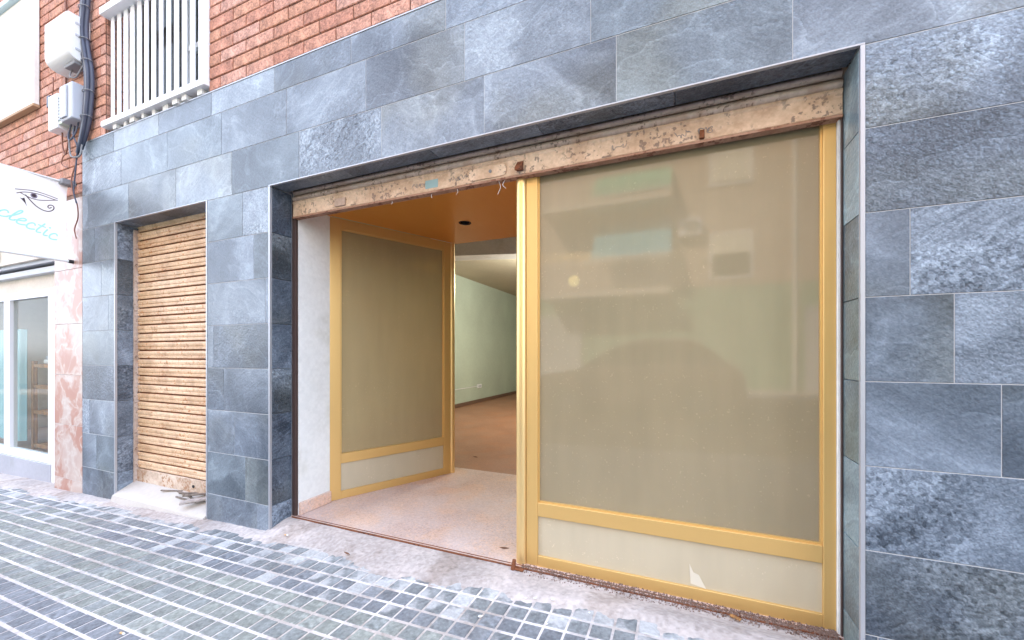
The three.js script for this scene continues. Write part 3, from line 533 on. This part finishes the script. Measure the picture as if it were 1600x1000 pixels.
// ------------------------------------------------------------------ next shop: marble pier, sign, glazed door
{
  const pier = mesh('marble_pier', box(-5.46, XL - 0.001, -0.6, BRICK_LOW, -0.3, -0.004), M.grout, bld);
  let y = -0.25; [0.28, 0.50, 0.46, 0.47, 0.50, 0.64].forEach((h) => { const g = slab(XL - 0.001 + 5.46 - 0.004, h - 0.003, 0.02, 0.0015, rr(0, .9), rr(0, 1.8)); const m = mesh('marble_slab', g, M.marble, pier); m.position.set(-5.459, y, 0); y += h; });
  mesh('marble_return', box(-5.475, -5.4605, -0.6, 2.1, -0.3, -0.012), M.marble, bld);
  mesh('shop_head', box(-9.2, -5.4605, 2.12, BRICK_LOW - .002, -0.3, -0.006), M.creamWall, bld);
  mesh('shop_head_soffit', box(-9.2, -5.476, 2.085, 2.119, -0.3, -0.04), M.greyPlastic, bld);
}
{
  const d = thing('glazed_door', 'white framed glazed shop door beside the pink marble pier', 'door');
  const z0 = -0.16, z1 = -0.10;
  mesh('shutter_box', rbox(-9, -5.478, 1.995, 2.06, -0.2, -0.07, 0.01), std({ color: rgb(0.5, 0.52, 0.55), roughness: 0.5 }), d);
  mesh('header_panel', box(-9, -5.478, 1.845, 1.995, -0.2, -0.12), M.creamWall, d);
  mesh('frame', mergeGeometries([rbox(-6.86, -6.80, 0.07, 1.845, z0, z1, .004), rbox(-5.90, -5.80, 0.07, 1.845, z0, z1, .004), rbox(-6.80, -5.90, 1.77, 1.843, z0, z1 - .001, .004), rbox(-6.80, -5.90, 0.07, 0.15, z0, z1 - .001, .004)]), M.white, d);
  mesh('pane', box(-6.80, -5.90, 0.15, 1.77, -0.134, -0.13), M.clearPane, d);
  mesh('frame', mergeGeometries([rbox(-6.95, -6.875, 0.07, 1.845, z0, z1 - .002, .004), rbox(-8.6, -6.95, 1.77, 1.845, z0, z1 - .002, .004), rbox(-8.6, -6.95, 0.07, 0.15, z0, z1 - .002, .004)]), M.white, d);
  mesh('pane', box(-8.6, -6.95, 0.15, 1.77, -0.134, -0.13), M.clearPane, d);
  mesh('jamb', rbox(-5.80, -5.478, -0.3, 1.845, -0.18, -0.09, .004), M.whitePaint, d);
  mesh('stall_riser', rbox(-9, -5.80, -0.5, 0.07, -0.2, -0.085, .004), std({ map: plaster, color: rgb(0.52, 0.52, 0.60), roughness: 0.5 }), d);
}
struct('neighbour_wall', mergeGeometries([box(-9, -4.66, -0.3, 2.6, -2.3, -2.2), box(-9.1, -9, -0.3, 2.6, -2.3, -0.2), box(-5.36, -5.30, -0.3, 2.6, -2.3, -0.301)]), M.creamWall);
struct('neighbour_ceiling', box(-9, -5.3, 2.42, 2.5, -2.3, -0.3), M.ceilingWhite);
struct('neighbour_floor', box(-9, -5.3, -0.3, 0.06, -2.3, -0.2), M.terrazzo);
{
  const g = new THREE.PlaneGeometry(1.05, 1.30, 80, 1), p = g.attributes.position; for (let i = 0; i < p.count; i++) p.setZ(i, 0.025 * Math.sin(p.getX(i) * 34) + 0.01 * Math.sin(p.getX(i) * 71)); g.computeVertexNormals(); g.translate(-7.52, 0.82, -0.26);
  solo('curtain', g, std({ color: rgb(0.42, 0.66, 0.72), roughness: 0.9, side: THREE.DoubleSide }), 'pale turquoise curtain behind the glass of the white framed door', 'curtain');
  const s = thing('ladder_shelf', 'open wooden shelf with four boards inside the neighbouring shop', 'shelf');
  mesh('upright', rbox(-7.0, -6.955, 0.06, 1.10, -0.36, -0.32, .003, 1), M.wood, s); mesh('upright', rbox(-6.44, -6.40, 0.06, 1.10, -0.36, -0.32, .003, 1), M.wood, s);
  for (const y of [1.045, 0.80, 0.505, 0.115]) mesh('shelf_board', rbox(-6.955, -6.44, y - 0.02, y + 0.02, -0.50, -0.325, .003, 1), M.wood, s);
  const v = thing('fabric_bundle', 'folded striped cloth on the top board of the wooden shelf', 'cloth'); mesh('fold', rbox(-6.8, -6.52, 1.066, 1.12, -0.47, -0.35, .02, 3), M.whitePaint, v); mesh('fold', rbox(-6.78, -6.54, 1.121, 1.16, -0.46, -0.36, .018, 3), M.greyPlastic, v);
}
// projecting cloth sign
{
  const s = thing('banner_sign', 'white cloth sign with line drawn eye and mint script jutting over the pavement', 'sign');
  const Wm = 1.07, Hm = 0.70, cv = document.createElement('canvas'); cv.width = 1536; cv.height = 1005; const c = cv.getContext('2d');
  const K = cv.width / Wm, X = (u) => (u - 0.0) * K, Y = (v) => (v - 0.025) * K;   // u: metres from the outer edge, v: metres below 2.75
  c.fillStyle = '#f4efec'; c.fillRect(0, 0, cv.width, cv.height);
  c.lineCap = 'round'; c.lineJoin = 'round';
  const curve = (pts, w, close) => { c.lineWidth = w * K; c.beginPath(); c.moveTo(X(pts[0][0]), Y(pts[0][1])); for (let i = 1; i < pts.length - 1; i++) { const mx = (pts[i][0] + pts[i + 1][0]) / 2, my = (pts[i][1] + pts[i + 1][1]) / 2; c.quadraticCurveTo(X(pts[i][0]), Y(pts[i][1]), X(mx), Y(my)); } const e = pts[pts.length - 1]; c.lineTo(X(e[0]), Y(e[1])); if (close) c.fill(); else c.stroke(); };
  c.strokeStyle = c.fillStyle = '#4a3336';
  curve([[0.752, 0.197], [0.798, 0.185], [0.85, 0.172], [0.904, 0.172], [0.959, 0.178], [1.012, 0.187]], 0.0055);
  curve([[0.760, 0.227], [0.781, 0.212], [0.824, 0.196], [0.877, 0.189], [0.931, 0.193], [0.977, 0.200], [1.012, 0.203]], 0.006);
  curve([[0.781, 0.217], [0.824, 0.239], [0.877, 0.245], [0.931, 0.231], [1.0, 0.204]], 0.006);
  c.beginPath(); c.arc(X(0.861), Y(0.214), 0.022 * K, 0, 7); c.fillStyle = '#8d8390'; c.fill(); c.beginPath(); c.arc(X(0.861), Y(0.212), 0.014 * K, 0, 7); c.fillStyle = '#3d2d33'; c.fill();
  c.beginPath(); c.moveTo(X(0.775), Y(0.258)); c.quadraticCurveTo(X(0.79), Y(0.266), X(0.803), Y(0.25)); c.lineTo(X(0.819), Y(0.318)); c.quadraticCurveTo(X(0.805), Y(0.285), X(0.775), Y(0.258)); c.fill();
  c.strokeStyle = '#4a3336';
  curve([[0.811, 0.226], [0.85, 0.277], [0.895, 0.312], [0.94, 0.324], [0.977, 0.311], [0.996, 0.281], [0.987, 0.257], [0.963, 0.259], [0.949, 0.279], [0.960, 0.292], [0.975, 0.279]], 0.008);
  // script lettering, drawn stroke by stroke along a falling baseline
  c.strokeStyle = '#a6e2d5';
  const bu = 0.592, bv = 0.412, ca = Math.cos(0.36), sa = Math.sin(0.36), T = (x, y) => [bu + x * ca + y * sa, bv + x * sa - y * ca];
  const let_ = (x, st) => { for (const [w, ...pts] of st) curve(pts.map(([a, b]) => T(x * 1.1 + a * 0.064 + b * 0.013, b * 0.062)), w); };
  const e_ = [[0.0105, [-0.15, 0.3], [0.15, 0.45], [0.6, 0.7], [0.62, 1.0], [0.3, 1.02], [0.02, 0.6], [0.12, 0.05], [0.5, 0.0], [0.9, 0.25]]];
  const c_ = [[0.0105, [0.62, 0.82], [0.5, 1.02], [0.2, 0.95], [0.0, 0.5], [0.15, 0.04], [0.5, 0.0], [0.85, 0.25]]];
  const l_ = [[0.0105, [-0.1, 0.3], [0.3, 0.9], [0.55, 1.7], [0.35, 1.95], [0.15, 1.4], [0.1, 0.4], [0.25, 0.0], [0.6, 0.2]]];
  const t_ = [[0.0105, [0.3, 1.6], [0.2, 0.9], [0.12, 0.3], [0.3, 0.0], [0.6, 0.2]], [0.009, [-0.1, 1.1], [0.2, 1.12], [0.6, 1.18]]];
  const i_ = [[0.0105, [0.15, 1.0], [0.1, 0.4], [0.25, 0.0], [0.55, 0.2]], [0.013, [0.2, 1.4], [0.21, 1.42], [0.22, 1.43]]];
  let x = 0; for (const [st, adv] of [[e_, 0.056], [c_, 0.054], [l_, 0.042], [e_, 0.056], [c_, 0.054], [t_, 0.044], [i_, 0.040], [c_, 0.05]]) { let_(x, st); x += adv; }
  const tx = new THREE.CanvasTexture(cv); tx.colorSpace = THREE.SRGBColorSpace; tx.anisotropy = 8;
  const g = new THREE.PlaneGeometry(Wm, Hm, 40, 24), p = g.attributes.position;
  for (let i = 0; i < p.count; i++) { const a = p.getX(i), b = p.getY(i), inner = sstep(0.1, 0.535, a); p.setZ(i, 0.010 * Math.sin(a * 7 + 1) + 0.012 * Math.sin(b * 5 + a * 3)); p.setX(i, a - 0.02 * inner * Math.sin(Math.PI * clamp((b + 0.35) / 0.7)) * inner); }
  g.computeVertexNormals(); g.rotateY(Math.PI / 2); g.translate(-5.1, 2.375, 1.1 - Wm / 2);
  mesh('cloth', g, phys({ map: tx, roughness: 0.85, side: THREE.DoubleSide, transmission: 0.12, thickness: 0 }), s);
  mesh('rod', new THREE.CylinderGeometry(0.011, 0.011, 1.1, 14).rotateX(Math.PI / 2).translate(-5.1, 2.022, 0.55), M.lightPlastic, s);
  mesh('end_cap', new THREE.CylinderGeometry(0.017, 0.017, 0.035, 14).rotateX(Math.PI / 2).translate(-5.1, 2.022, 0.014), M.black, s);
  mesh('rod', new THREE.CylinderGeometry(0.009, 0.009, 1.07, 14).rotateX(Math.PI / 2).translate(-5.1, 2.728, 0.565), M.lightPlastic, s);
  mesh('bracket', rbox(-5.13, -5.04, 2.70, 2.745, -0.001, 0.09, 0.004), M.cableGrey, s);
}
// house number plate
{
  const cv = document.createElement('canvas'); cv.width = cv.height = 128; const c = cv.getContext('2d'); c.fillStyle = '#f4f1ec'; c.fillRect(0, 0, 128, 128); c.strokeStyle = '#6a6a70'; c.lineWidth = 5; c.strokeRect(8, 8, 112, 112); c.fillStyle = '#30303a'; c.font = 'bold 84px sans-serif'; c.textAlign = 'center'; c.fillText('75', 64, 95);
  const t = new THREE.CanvasTexture(cv); t.colorSpace = THREE.SRGBColorSpace;
  const pl = thing('number_plate', 'small white house number plate above the neighbouring shop door', 'plate', null, [-6.76, 2.235, -0.0055]);
  const g = new RoundedBoxGeometry(0.15, 0.13, 0.012, 2, 0.005); g.translate(0, 0, 0.0062); mesh('plate', g, M.white, pl);
  mesh('numeral', new THREE.PlaneGeometry(0.135, 0.115).translate(0, 0, 0.0126), std({ map: t, roughness: 0.4 }), pl);
}

// ------------------------------------------------------------------ utility boxes and cables
{
  const u = thing('junction_box', 'white junction box with rounded foot high on the brick wall', 'junction box');
  const sh = new THREE.Shape(); sh.moveTo(0, 0); sh.lineTo(0, 0.36); sh.lineTo(0.125, 0.36); sh.lineTo(0.135, 0.35); sh.lineTo(0.135, 0.06); sh.quadraticCurveTo(0.13, 0.0, 0.06, -0.012); sh.lineTo(0, -0.012);
  const g = new THREE.ExtrudeGeometry(sh, { depth: 0.385, bevelEnabled: true, bevelSize: 0.008, bevelThickness: 0.008, bevelSegments: 2 }); g.rotateY(-Math.PI / 2); g.translate(-4.79, 3.735, 0.010); mesh('cover', g, M.lightPlastic, u);
  for (const y of [3.80, 3.92, 4.02]) mesh('clip', rbox(-4.783, -4.776, y, y + 0.018, 0.03, 0.10, .002, 1), M.greyPlastic, u);
  mesh('terminal_block', rbox(-4.98, -4.80, 3.69, 3.722, 0.02, 0.10, .006, 1), M.cableGrey, u);
  const w = thing('junction_box', 'white and green junction box lower on the brick wall left of the grey box', 'junction box');
  mesh('body', rbox(-5.25, -5.08, 3.19, 3.50, -0.002, 0.11, .01, 2), M.white, w);
  mesh('vent_plate', rbox(-5.08, -5.005, 3.22, 3.49, -0.002, 0.10, .006, 1), std({ color: rgb(0.55, 0.63, 0.55), roughness: 0.5 }), w);
  for (let i = 0; i < 8; i++) mesh('louvre', rbox(-5.075, -5.01, 3.25 + i * 0.028, 3.262 + i * 0.028, 0.099, 0.108, .002, 1), M.greyPlastic, w);
  const x = thing('junction_box', 'grey plastic junction box beside the cable bundle on the brick wall', 'junction box');
  mesh('body', rbox(-5.003, -4.80, 3.215, 3.53, -0.002, 0.115, .012, 3), M.greyPlastic, x); mesh('lid', rbox(-4.985, -4.875, 3.235, 3.51, 0.115, 0.128, .006, 2), M.greyPlastic, x);

  const cb = thing('cable_bundle', 'thick dark cable bundle strapped down the brick wall past the junction boxes', 'cables');
  const offs = [[0, 0], [0.024, 0.004], [0.046, 0.0], [0.012, 0.022], [0.036, 0.024], [-0.012, 0.016]];
  offs.forEach(([dx, dz], i) => mesh('cable', tube([[-4.79 + dx, 4.9, 0.03 + dz], [-4.80 + dx, 4.25, 0.03 + dz], [-4.815 + dx, 4.0, 0.035 + dz], [-4.775 + dx, 3.80, 0.035 + dz], [-4.735 + dx, 3.62, 0.03 + dz], [-4.74 + dx, 3.40, 0.03 + dz], [-4.79 + dx * .8, 3.16, 0.03 + dz], [-4.90 + dx * .5, 3.02 - i * 0.012, 0.03 + dz * .6]], 0.0125 + (i % 3) * 0.002, 60, 8), i % 4 === 3 ? M.cableGrey : M.cable, cb));
  for (const [y, xx] of [[4.2, -4.80], [3.92, -4.80], [3.72, -4.75], [3.45, -4.73], [3.24, -4.765]]) mesh('strap', new THREE.TorusGeometry(0.045, 0.004, 6, 24).rotateX(Math.PI / 2).scale(1.1, 1, 0.75).translate(xx + 0.018, y, 0.045), M.cableGrey, cb);
  const loop = (name, pts, r, mat, label) => solo(name, tube(pts, r, 60, 6), mat, label, 'cable');
  loop('loose_cable', [[-4.95, 3.70, 0.06], [-4.93, 3.62, 0.08], [-4.86, 3.60, 0.07], [-4.79, 3.66, 0.06], [-4.75, 3.72, 0.05]], 0.006, M.cableGrey, 'short grey cable looping under the upper junction box');
  loop('loose_cable', [[-5.02, 3.2, 0.05], [-5.0, 3.05, 0.06], [-4.93, 2.92, 0.07], [-4.85, 2.92, 0.05], [-4.83, 3.02, 0.04]], 0.007, M.cableGrey, 'grey cable hanging in a loop below the grey junction box');
  loop('loose_cable', [[-4.93, 3.2, 0.05], [-4.90, 3.1, 0.07], [-4.86, 3.0, 0.06], [-4.90, 2.9, 0.05], [-4.93, 2.75, 0.05], [-4.95, 2.62, 0.05], [-4.93, 2.52, 0.04]], 0.006, M.cable, 'dark cable dropping from the bundle to the sign bracket');
  loop('loose_cable', [[-4.90, 3.02, 0.03], [-4.95, 2.86, 0.04], [-4.99, 2.74, 0.05], [-4.97, 2.64, 0.05], [-4.94, 2.5, 0.03], [-4.96, 2.4, 0.02], [-5.02, 2.30, 0.02], [-5.0, 2.22, 0.015]], 0.005, M.cableBrown, 'brown cable snaking down the marble pier behind the sign');
  loop('loose_cable', [[-5.16, 3.19, 0.05], [-5.15, 3.06, 0.05], [-5.10, 2.98, 0.05], [-5.05, 3.08, 0.05], [-5.03, 3.2, 0.05]], 0.006, M.cableBrown, 'brown cable loop under the white and green junction box');
  loop('loose_cable', [[-5.06, 3.02, 0.02], [-5.2, 2.99, 0.03], [-5.23, 2.93, 0.03], [-5.14, 2.88, 0.02]], 0.004, M.cableBrown, 'short brown wire end curling away from the brick wall');
  loop('loose_cable', [[-4.96, 3.22, 0.06], [-4.99, 3.12, 0.07], [-4.94, 3.06, 0.08], [-4.88, 3.10, 0.07], [-4.86, 3.22, 0.05]], 0.006, M.cable, 'dark tangled cable directly under the grey junction box');
  solo('conduit', new THREE.CylinderGeometry(0.008, 0.008, 1.6, 10).translate(-5.20, 4.15, 0.012), M.cableBrown, 'thin brown conduit running up the brick wall behind the upper box', 'conduit');
  const tb = thing('cable_terminal', 'small dark terminal box hanging beside the white parapet', 'terminal box', null, [-5.44, 3.55, 0.0]); mesh('case', rbox(-0.03, 0.03, -0.06, 0.05, -0.002, 0.05, .008, 2), M.cable, tb); mesh('lead', tube([[0, 0.05, 0.02], [0.02, 0.14, 0.02], [0.0, 0.24, 0.015]], 0.004, 14, 5), M.cableBrown, tb); mesh('lead', tube([[0, -0.06, 0.02], [-0.02, -0.12, 0.02], [0.0, -0.17, 0.015]], 0.004, 14, 5), M.cableBrown, tb);
}

// ------------------------------------------------------------------ rubbish
{
  const stick = (x, z, y, len, w, h, rot, tilt, mat, label, name = 'wood_scrap') => { const m = solo(name, rbox(-len / 2, len / 2, 0, h, -w / 2, w / 2, Math.min(w, h) * 0.2, 1), mat, label, 'wood scrap', 'wood scraps on the doorstep'); m.position.set(x, y, z); m.rotation.set(0, rot, tilt); };
  const L0 = 'thin broken stick in the heap of wood scraps on the cement doorstep';
  const yb = 0.076;
  stick(-3.80, -0.11, 0.066, 0.20, 0.012, 0.010, 0.25, 0.02, M.oldWood, 'long thin stick pointing away from the wood scraps on the doorstep');
  stick(-3.62, -0.105, 0.066, 0.24, 0.016, 0.012, -0.15, 0, M.oldWood, L0); stick(-3.55, -0.125, 0.074, 0.22, 0.014, 0.012, 0.35, 0.02, M.oldWood, L0); stick(-3.48, -0.08, 0.060, 0.26, 0.014, 0.012, -0.3, 0, M.oldWood, L0);
  stick(-3.58, -0.07, 0.046, 0.18, 0.012, 0.012, -0.05, 0, M.oldWood, L0); stick(-3.45, -0.11, 0.082, 0.20, 0.02, 0.012, 0.7, 0, M.oldWood, L0); stick(-3.40, -0.12, 0.088, 0.22, 0.016, 0.014, 0.5, 0.05, M.oldWood, L0);
  stick(-3.33, -0.07, 0.074, 0.20, 0.05, 0.016, 0.75, 0.05, M.cement, 'pale splintered board leaning on top of the wood scraps', 'board_scrap'); stick(-3.38, -0.06, 0.060, 0.20, 0.06, 0.018, 0.95, 0.02, M.cement, 'greyish broken board at the front of the wood scraps', 'board_scrap');
  stick(-3.25, -0.11, 0.068, 0.16, 0.05, 0.02, 0.2, 0, M.oldWood, 'dark board end wedged against the slate pillar on the doorstep', 'board_scrap');
  const butt = (x, z, rot, y, label) => { const b = thing('cigarette_butt', label, 'cigarette butt', null, [x, y + 0.004, z]); b.rotation.y = rot; mesh('filter', new THREE.CylinderGeometry(0.004, 0.004, 0.016, 10).rotateZ(Math.PI / 2), std({ color: rgb(0.62, 0.36, 0.16), roughness: 0.8 }), b); mesh('paper', new THREE.CylinderGeometry(0.0039, 0.0041, 0.008, 10).rotateZ(Math.PI / 2).translate(0.012, 0, 0), M.whitePaint, b); };
  butt(-2.146, 0.901, 0.1, paveY(-2.146), 'cigarette butt on the blue grey pavers at the bottom edge'); butt(-2.30, 0.03, 0.2, 0.03, 'cigarette butt on the cement beside the slate pillar foot');
  const chip = (x, z, s, mat, y, label, cat) => { const g = new THREE.TetrahedronGeometry(s, 1); g.scale(1, 0.35, 0.7); const m = solo(cat === 'leaf' ? 'dry_leaf' : 'plaster_chip', g, mat, label, cat, cat === 'leaf' ? 'dry leaves on the floor' : 'plaster chips on the ground'); m.position.set(x, y, z); m.rotation.y = rr(0, 6); };
  for (const [x, z, s] of [[-0.78, 0.29, 0.012], [-0.60, 0.10, 0.010], [-0.52, 0.085, 0.009], [-0.64, 0.115, 0.008], [-0.50, 0.24, 0.006], [-0.35, 0.12, 0.006]]) chip(x, z, s, M.whitePaint, paveY(x) + 0.006 + (z < .2 ? .008 : 0), 'small white plaster chip lying near the gold post', 'plaster chip');
  const leaf = (x, z, l, w, rot, y, label) => { const sh = new THREE.Shape(); sh.moveTo(-l / 2, 0); sh.quadraticCurveTo(0, w, l / 2, 0); sh.quadraticCurveTo(0, -w, -l / 2, 0); const g = new THREE.ExtrudeGeometry(sh, { depth: 0.0012, bevelEnabled: false }); g.rotateX(-Math.PI / 2); const m = solo('dry_leaf', g, std({ color: rgb(0.16, 0.07, 0.035), roughness: 0.9, side: THREE.DoubleSide }), label, 'leaf'); m.position.set(x, y, z); m.rotation.y = rot; m.rotation.x = 0.03; };
  leaf(-2.05, -2.05, 0.07, 0.016, -0.3, FLOOR + 0.003, 'brown dry leaf on the shop floor past the angled window'); leaf(-0.93, -0.30, 0.055, 0.014, 0.2, FLOOR + 0.003, 'brown dry leaf on the entrance floor by the gold post'); leaf(-1.75, 0.07, 0.06, 0.012, -0.2, 0.042, 'twisted dry leaf on the cement in front of the threshold');
  { const g = rbox(-0.022, 0.022, 0, 0.006, -0.008, 0.008, 0.002, 1), m = solo('wood_chip', g, M.wood, 'orange wood chip on the dirty ledge below the large window', 'wood chip'); m.position.set(0.22, FLOOR + 0.008, -0.11); m.rotation.y = -0.5; }
  // dirt blown against the sill
  const dg = []; for (let i = 0; i < 3200; i++) { const s = rr(0.0015, 0.006), x = OR - Math.pow(rnd(), 1.6) * 1.35 - .02, z = -0.165 + rr(-0.022, 0.03) * (0.5 + rnd()) + (rnd() < .3 ? rr(0, .07) : 0); const g = new THREE.TetrahedronGeometry(s, 0); g.rotateY(rr(0, 6)); g.rotateX(rr(0, 6)); g.translate(x, FLOOR + (z > -.14 ? -0.003 : 0.002), z); dg.push(g); }
  const dirt = solo('dirt_litter', mergeGeometries(dg), std({ color: rgb(0.20, 0.13, 0.10), roughness: 0.95 }), 'dark grit and dirt gathered along the window sill track', 'dirt'); dirt.userData.kind = 'stuff';
}
console.log('near things done');

// ------------------------------------------------------------------ across the street (mirrored in the panes, and the bounce light it gives)
{
  const Z = 11, Y0 = -0.2;
  const renderM = std({ map: plaster, color: rgb(0.66, 0.50, 0.42), roughness: 0.9 }), greenM = std({ map: plaster, color: rgb(0.26, 0.46, 0.34), roughness: 0.9 });
  const ap = thing('apartment_block', 'tan apartment block across the street, seen mirrored in the large pane', 'building');
  mesh('wall', box(-12, 9, 3.2, 12.5, Z + 0.0, Z + 8), renderM, ap);
  mesh('ground_floor_wall', box(-12, 9, Y0 - 1, 3.198, Z + 0.02, Z + 8), greenM, ap);
  mesh('roof', box(-12.2, 9.2, 12.5, 12.8, Z - 0.3, Z + 8), M.cement, ap);
  const win = (x0, x1, y0, y1, blind) => { const w = mesh('window', mergeGeometries([box(x0 - .06, x1 + .06, y0 - .07, y0, Z - .06, Z - .001), box(x0 - .06, x0, y0, y1, Z - .05, Z - .001), box(x1, x1 + .06, y0, y1, Z - .05, Z - .001), box(x0 - .06, x1 + .06, y1, y1 + .06, Z - .05, Z - .001)]), M.whitePaint, ap); mesh('pane', box(x0, x1, y0, y1, Z - .018, Z - .012), std({ color: rgb(0.03, 0.035, 0.04), roughness: 0.08 }), w); mesh('blind', box(x0, x1, y1 - (y1 - y0) * blind, y1, Z - .035, Z - .025), std({ color: rgb(0.78, 0.72, 0.6), roughness: 0.7 }), w); };
  for (const fl of [0, 1, 2]) { const b = 3.45 + fl * 2.75; win(0.9, 1.9, b, b + 1.25, fl === 1 ? 0.95 : 0.45); win(3.8, 4.8, b, b + 1.25, 0.5); win(6.2, 7.2, b, b + 1.25, 0.6); win(-5.6, -4.6, b, b + 1.25, 0.3); win(-8.6, -7.6, b, b + 1.25, 0.7); }
  for (const fl of [0, 1]) {
    const y = 3.1 + fl * 2.75 - .15, bal = mesh('balcony', box(-4.1, -0.2, y, y + 0.18, Z - 1.0, Z - 0.001), M.creamWall, ap);
    const bars = [box(-4.05, -0.25, y + 1.05, y + 1.09, Z - .98, Z - .94)]; for (let i = 0; i <= 38; i++) bars.push(box(-4.05 + i * 0.1, -4.035 + i * 0.1, y + 0.18, y + 1.05, Z - .97, Z - .955)); mesh('railing', mergeGeometries(bars), M.whitePaint, bal);
  }
  mesh('drain_pipe', new THREE.CylinderGeometry(0.06, 0.06, 12, 12).translate(2.95, 6.2, Z - 0.08), M.lightPlastic, ap);
  const awn = (c, y1, y0, label) => { const s = new THREE.Shape([[0, y1], [0.9, y0], [0.9, y0 - .02], [0, y1 - .02]].map(([a, b]) => new THREE.Vector2(a, b))); const g = new THREE.ExtrudeGeometry(s, { depth: 2.3, bevelEnabled: false }); g.rotateY(Math.PI / 2); g.scale(1, 1, 1); g.translate(-2.5, 0, Z - 0.05); const t = thing('awning', label, 'awning'); mesh('cloth', g, std({ color: rgb(...c), roughness: 0.85, side: THREE.DoubleSide }), t); mesh('front_bar', box(-2.55, -0.15, y0 - .06, y0 - 0.021, Z - 0.97, Z - 0.93), M.whitePaint, t); };
  awn([0.05, 0.42, 0.26], 6.95, 6.05, 'green balcony awning mirrored near the top of the large pane'); awn([0.08, 0.40, 0.50], 5.4, 4.15, 'pale blue balcony awning mirrored in the middle of the large pane');
  const ac = thing('air_conditioner', 'white outdoor air conditioner on the mirrored building wall', 'air conditioner'); mesh('case', rbox(-0.02, 0.62, 4.70, 5.22, Z - 0.3, Z - 0.02, .02, 2), M.whitePaint, ac); mesh('fan_guard', new THREE.TorusGeometry(0.19, 0.02, 8, 28).translate(0.38, 4.96, Z - 0.305), M.greyPlastic, ac); mesh('fan', new THREE.CylinderGeometry(0.18, 0.18, 0.02, 24).rotateX(Math.PI / 2).translate(0.38, 4.96, Z - 0.30), M.cableGrey, ac);
  for (let i = 0; i < 4; i++) mesh('shop_shutter', box(-10 + i * 4.4, -7.4 + i * 4.4, Y0 - 0.3, 2.5, Z - 0.05, Z + 0.019), i % 2 ? M.greyPlastic : greenM, ap);
  struct('far_sidewalk', (() => { const g = box(-60, 60, -0.3, 0.02, 8.6, 11.05); g.rotateZ(Math.atan(SLOPE)); g.translate(0, paveY(0) - 0.02, 0); return g; })(), M.cement);

  const bodyOf = (name, label, col, roof, x, z, rotY) => {
    const c = thing(name, label, 'car', null, [x, paveY(x) - 0.13, z]); c.rotation.y = rotY; c.rotation.z = Math.atan(SLOPE) * Math.cos(rotY);
    const paint = phys({ color: rgb(...col), roughness: 0.35, clearcoat: 1, clearcoatRoughness: 0.05 }), glassM = std({ color: rgb(0.02, 0.025, 0.03), roughness: 0.05 });
    const sh = new THREE.Shape(); sh.moveTo(-1.95, 0.28); sh.lineTo(-1.98, 0.62); sh.quadraticCurveTo(-1.9, 0.82, -1.6, 0.86); sh.lineTo(-0.85, 0.96); sh.lineTo(1.7, 1.0); sh.quadraticCurveTo(1.95, 0.95, 1.97, 0.7); sh.lineTo(1.95, 0.3); sh.lineTo(1.62, 0.26); sh.absarc(1.25, 0.3, 0.36, 0, Math.PI, false); sh.lineTo(-0.89, 0.24); sh.absarc(-1.25, 0.3, 0.36, 0, Math.PI, false); sh.lineTo(-1.95, 0.28);
    const ex = (s, d, b) => { const g = new THREE.ExtrudeGeometry(s, { depth: d, bevelEnabled: true, bevelSize: b, bevelThickness: b, bevelSegments: 3, curveSegments: 14 }); g.translate(0, 0, -d / 2); return g; };
    mesh('body', ex(sh, 1.58, 0.05), paint, c);
    const cab = new THREE.Shape(); cab.moveTo(-0.95, 0.95); cab.quadraticCurveTo(-0.4, 1.36, 0.05, 1.44); cab.lineTo(1.1, 1.42); cab.quadraticCurveTo(1.55, 1.3, 1.72, 0.98); cab.closePath();
    mesh('windows', ex(cab, 1.36, 0.04), glassM, c);
    const rf = new THREE.Shape(); rf.moveTo(-0.2, 1.40); rf.quadraticCurveTo(0.1, 1.5, 0.4, 1.51); rf.lineTo(1.1, 1.49); rf.lineTo(1.35, 1.40); rf.closePath(); mesh('roof', ex(rf, 1.34, 0.04), paint, c);
    for (const zz of [-0.78, 0.78]) { for (const xx of [-1.25, 1.25]) { const w = mesh('wheel', new THREE.CylinderGeometry(0.31, 0.31, 0.2, 28).rotateX(Math.PI / 2).translate(xx, 0.31, zz * 0.96), M.black, c); mesh('rim', new THREE.CylinderGeometry(0.2, 0.2, 0.205, 20).rotateX(Math.PI / 2).translate(xx, 0.31, zz * 0.965), M.aluTrim, w); } for (const xx of [0.06, 0.98]) mesh('pillar', rbox(xx, xx + 0.07, 0.98, 1.45, zz * 0.93 - .03, zz * 0.93 + .03, .01, 1), paint, c); mesh('headlight', new THREE.SphereGeometry(0.1, 14, 10).scale(0.5, 0.7, 1.4).translate(-1.95, 0.68, zz * 0.72), M.aluTrim, c); }
  };
  bodyOf('parked_car', 'dark red parked car mirrored low in the large pane', [0.56, 0.34, 0.24], 0, -0.9, 6.6, 0);
  bodyOf('parked_car', 'silver blue parked car mirrored beside the gold post', [0.45, 0.5, 0.58], 0, -5.4, 6.6, 0);
}
scene.updateMatrixWorld(true);
renderer.render(scene, camera);
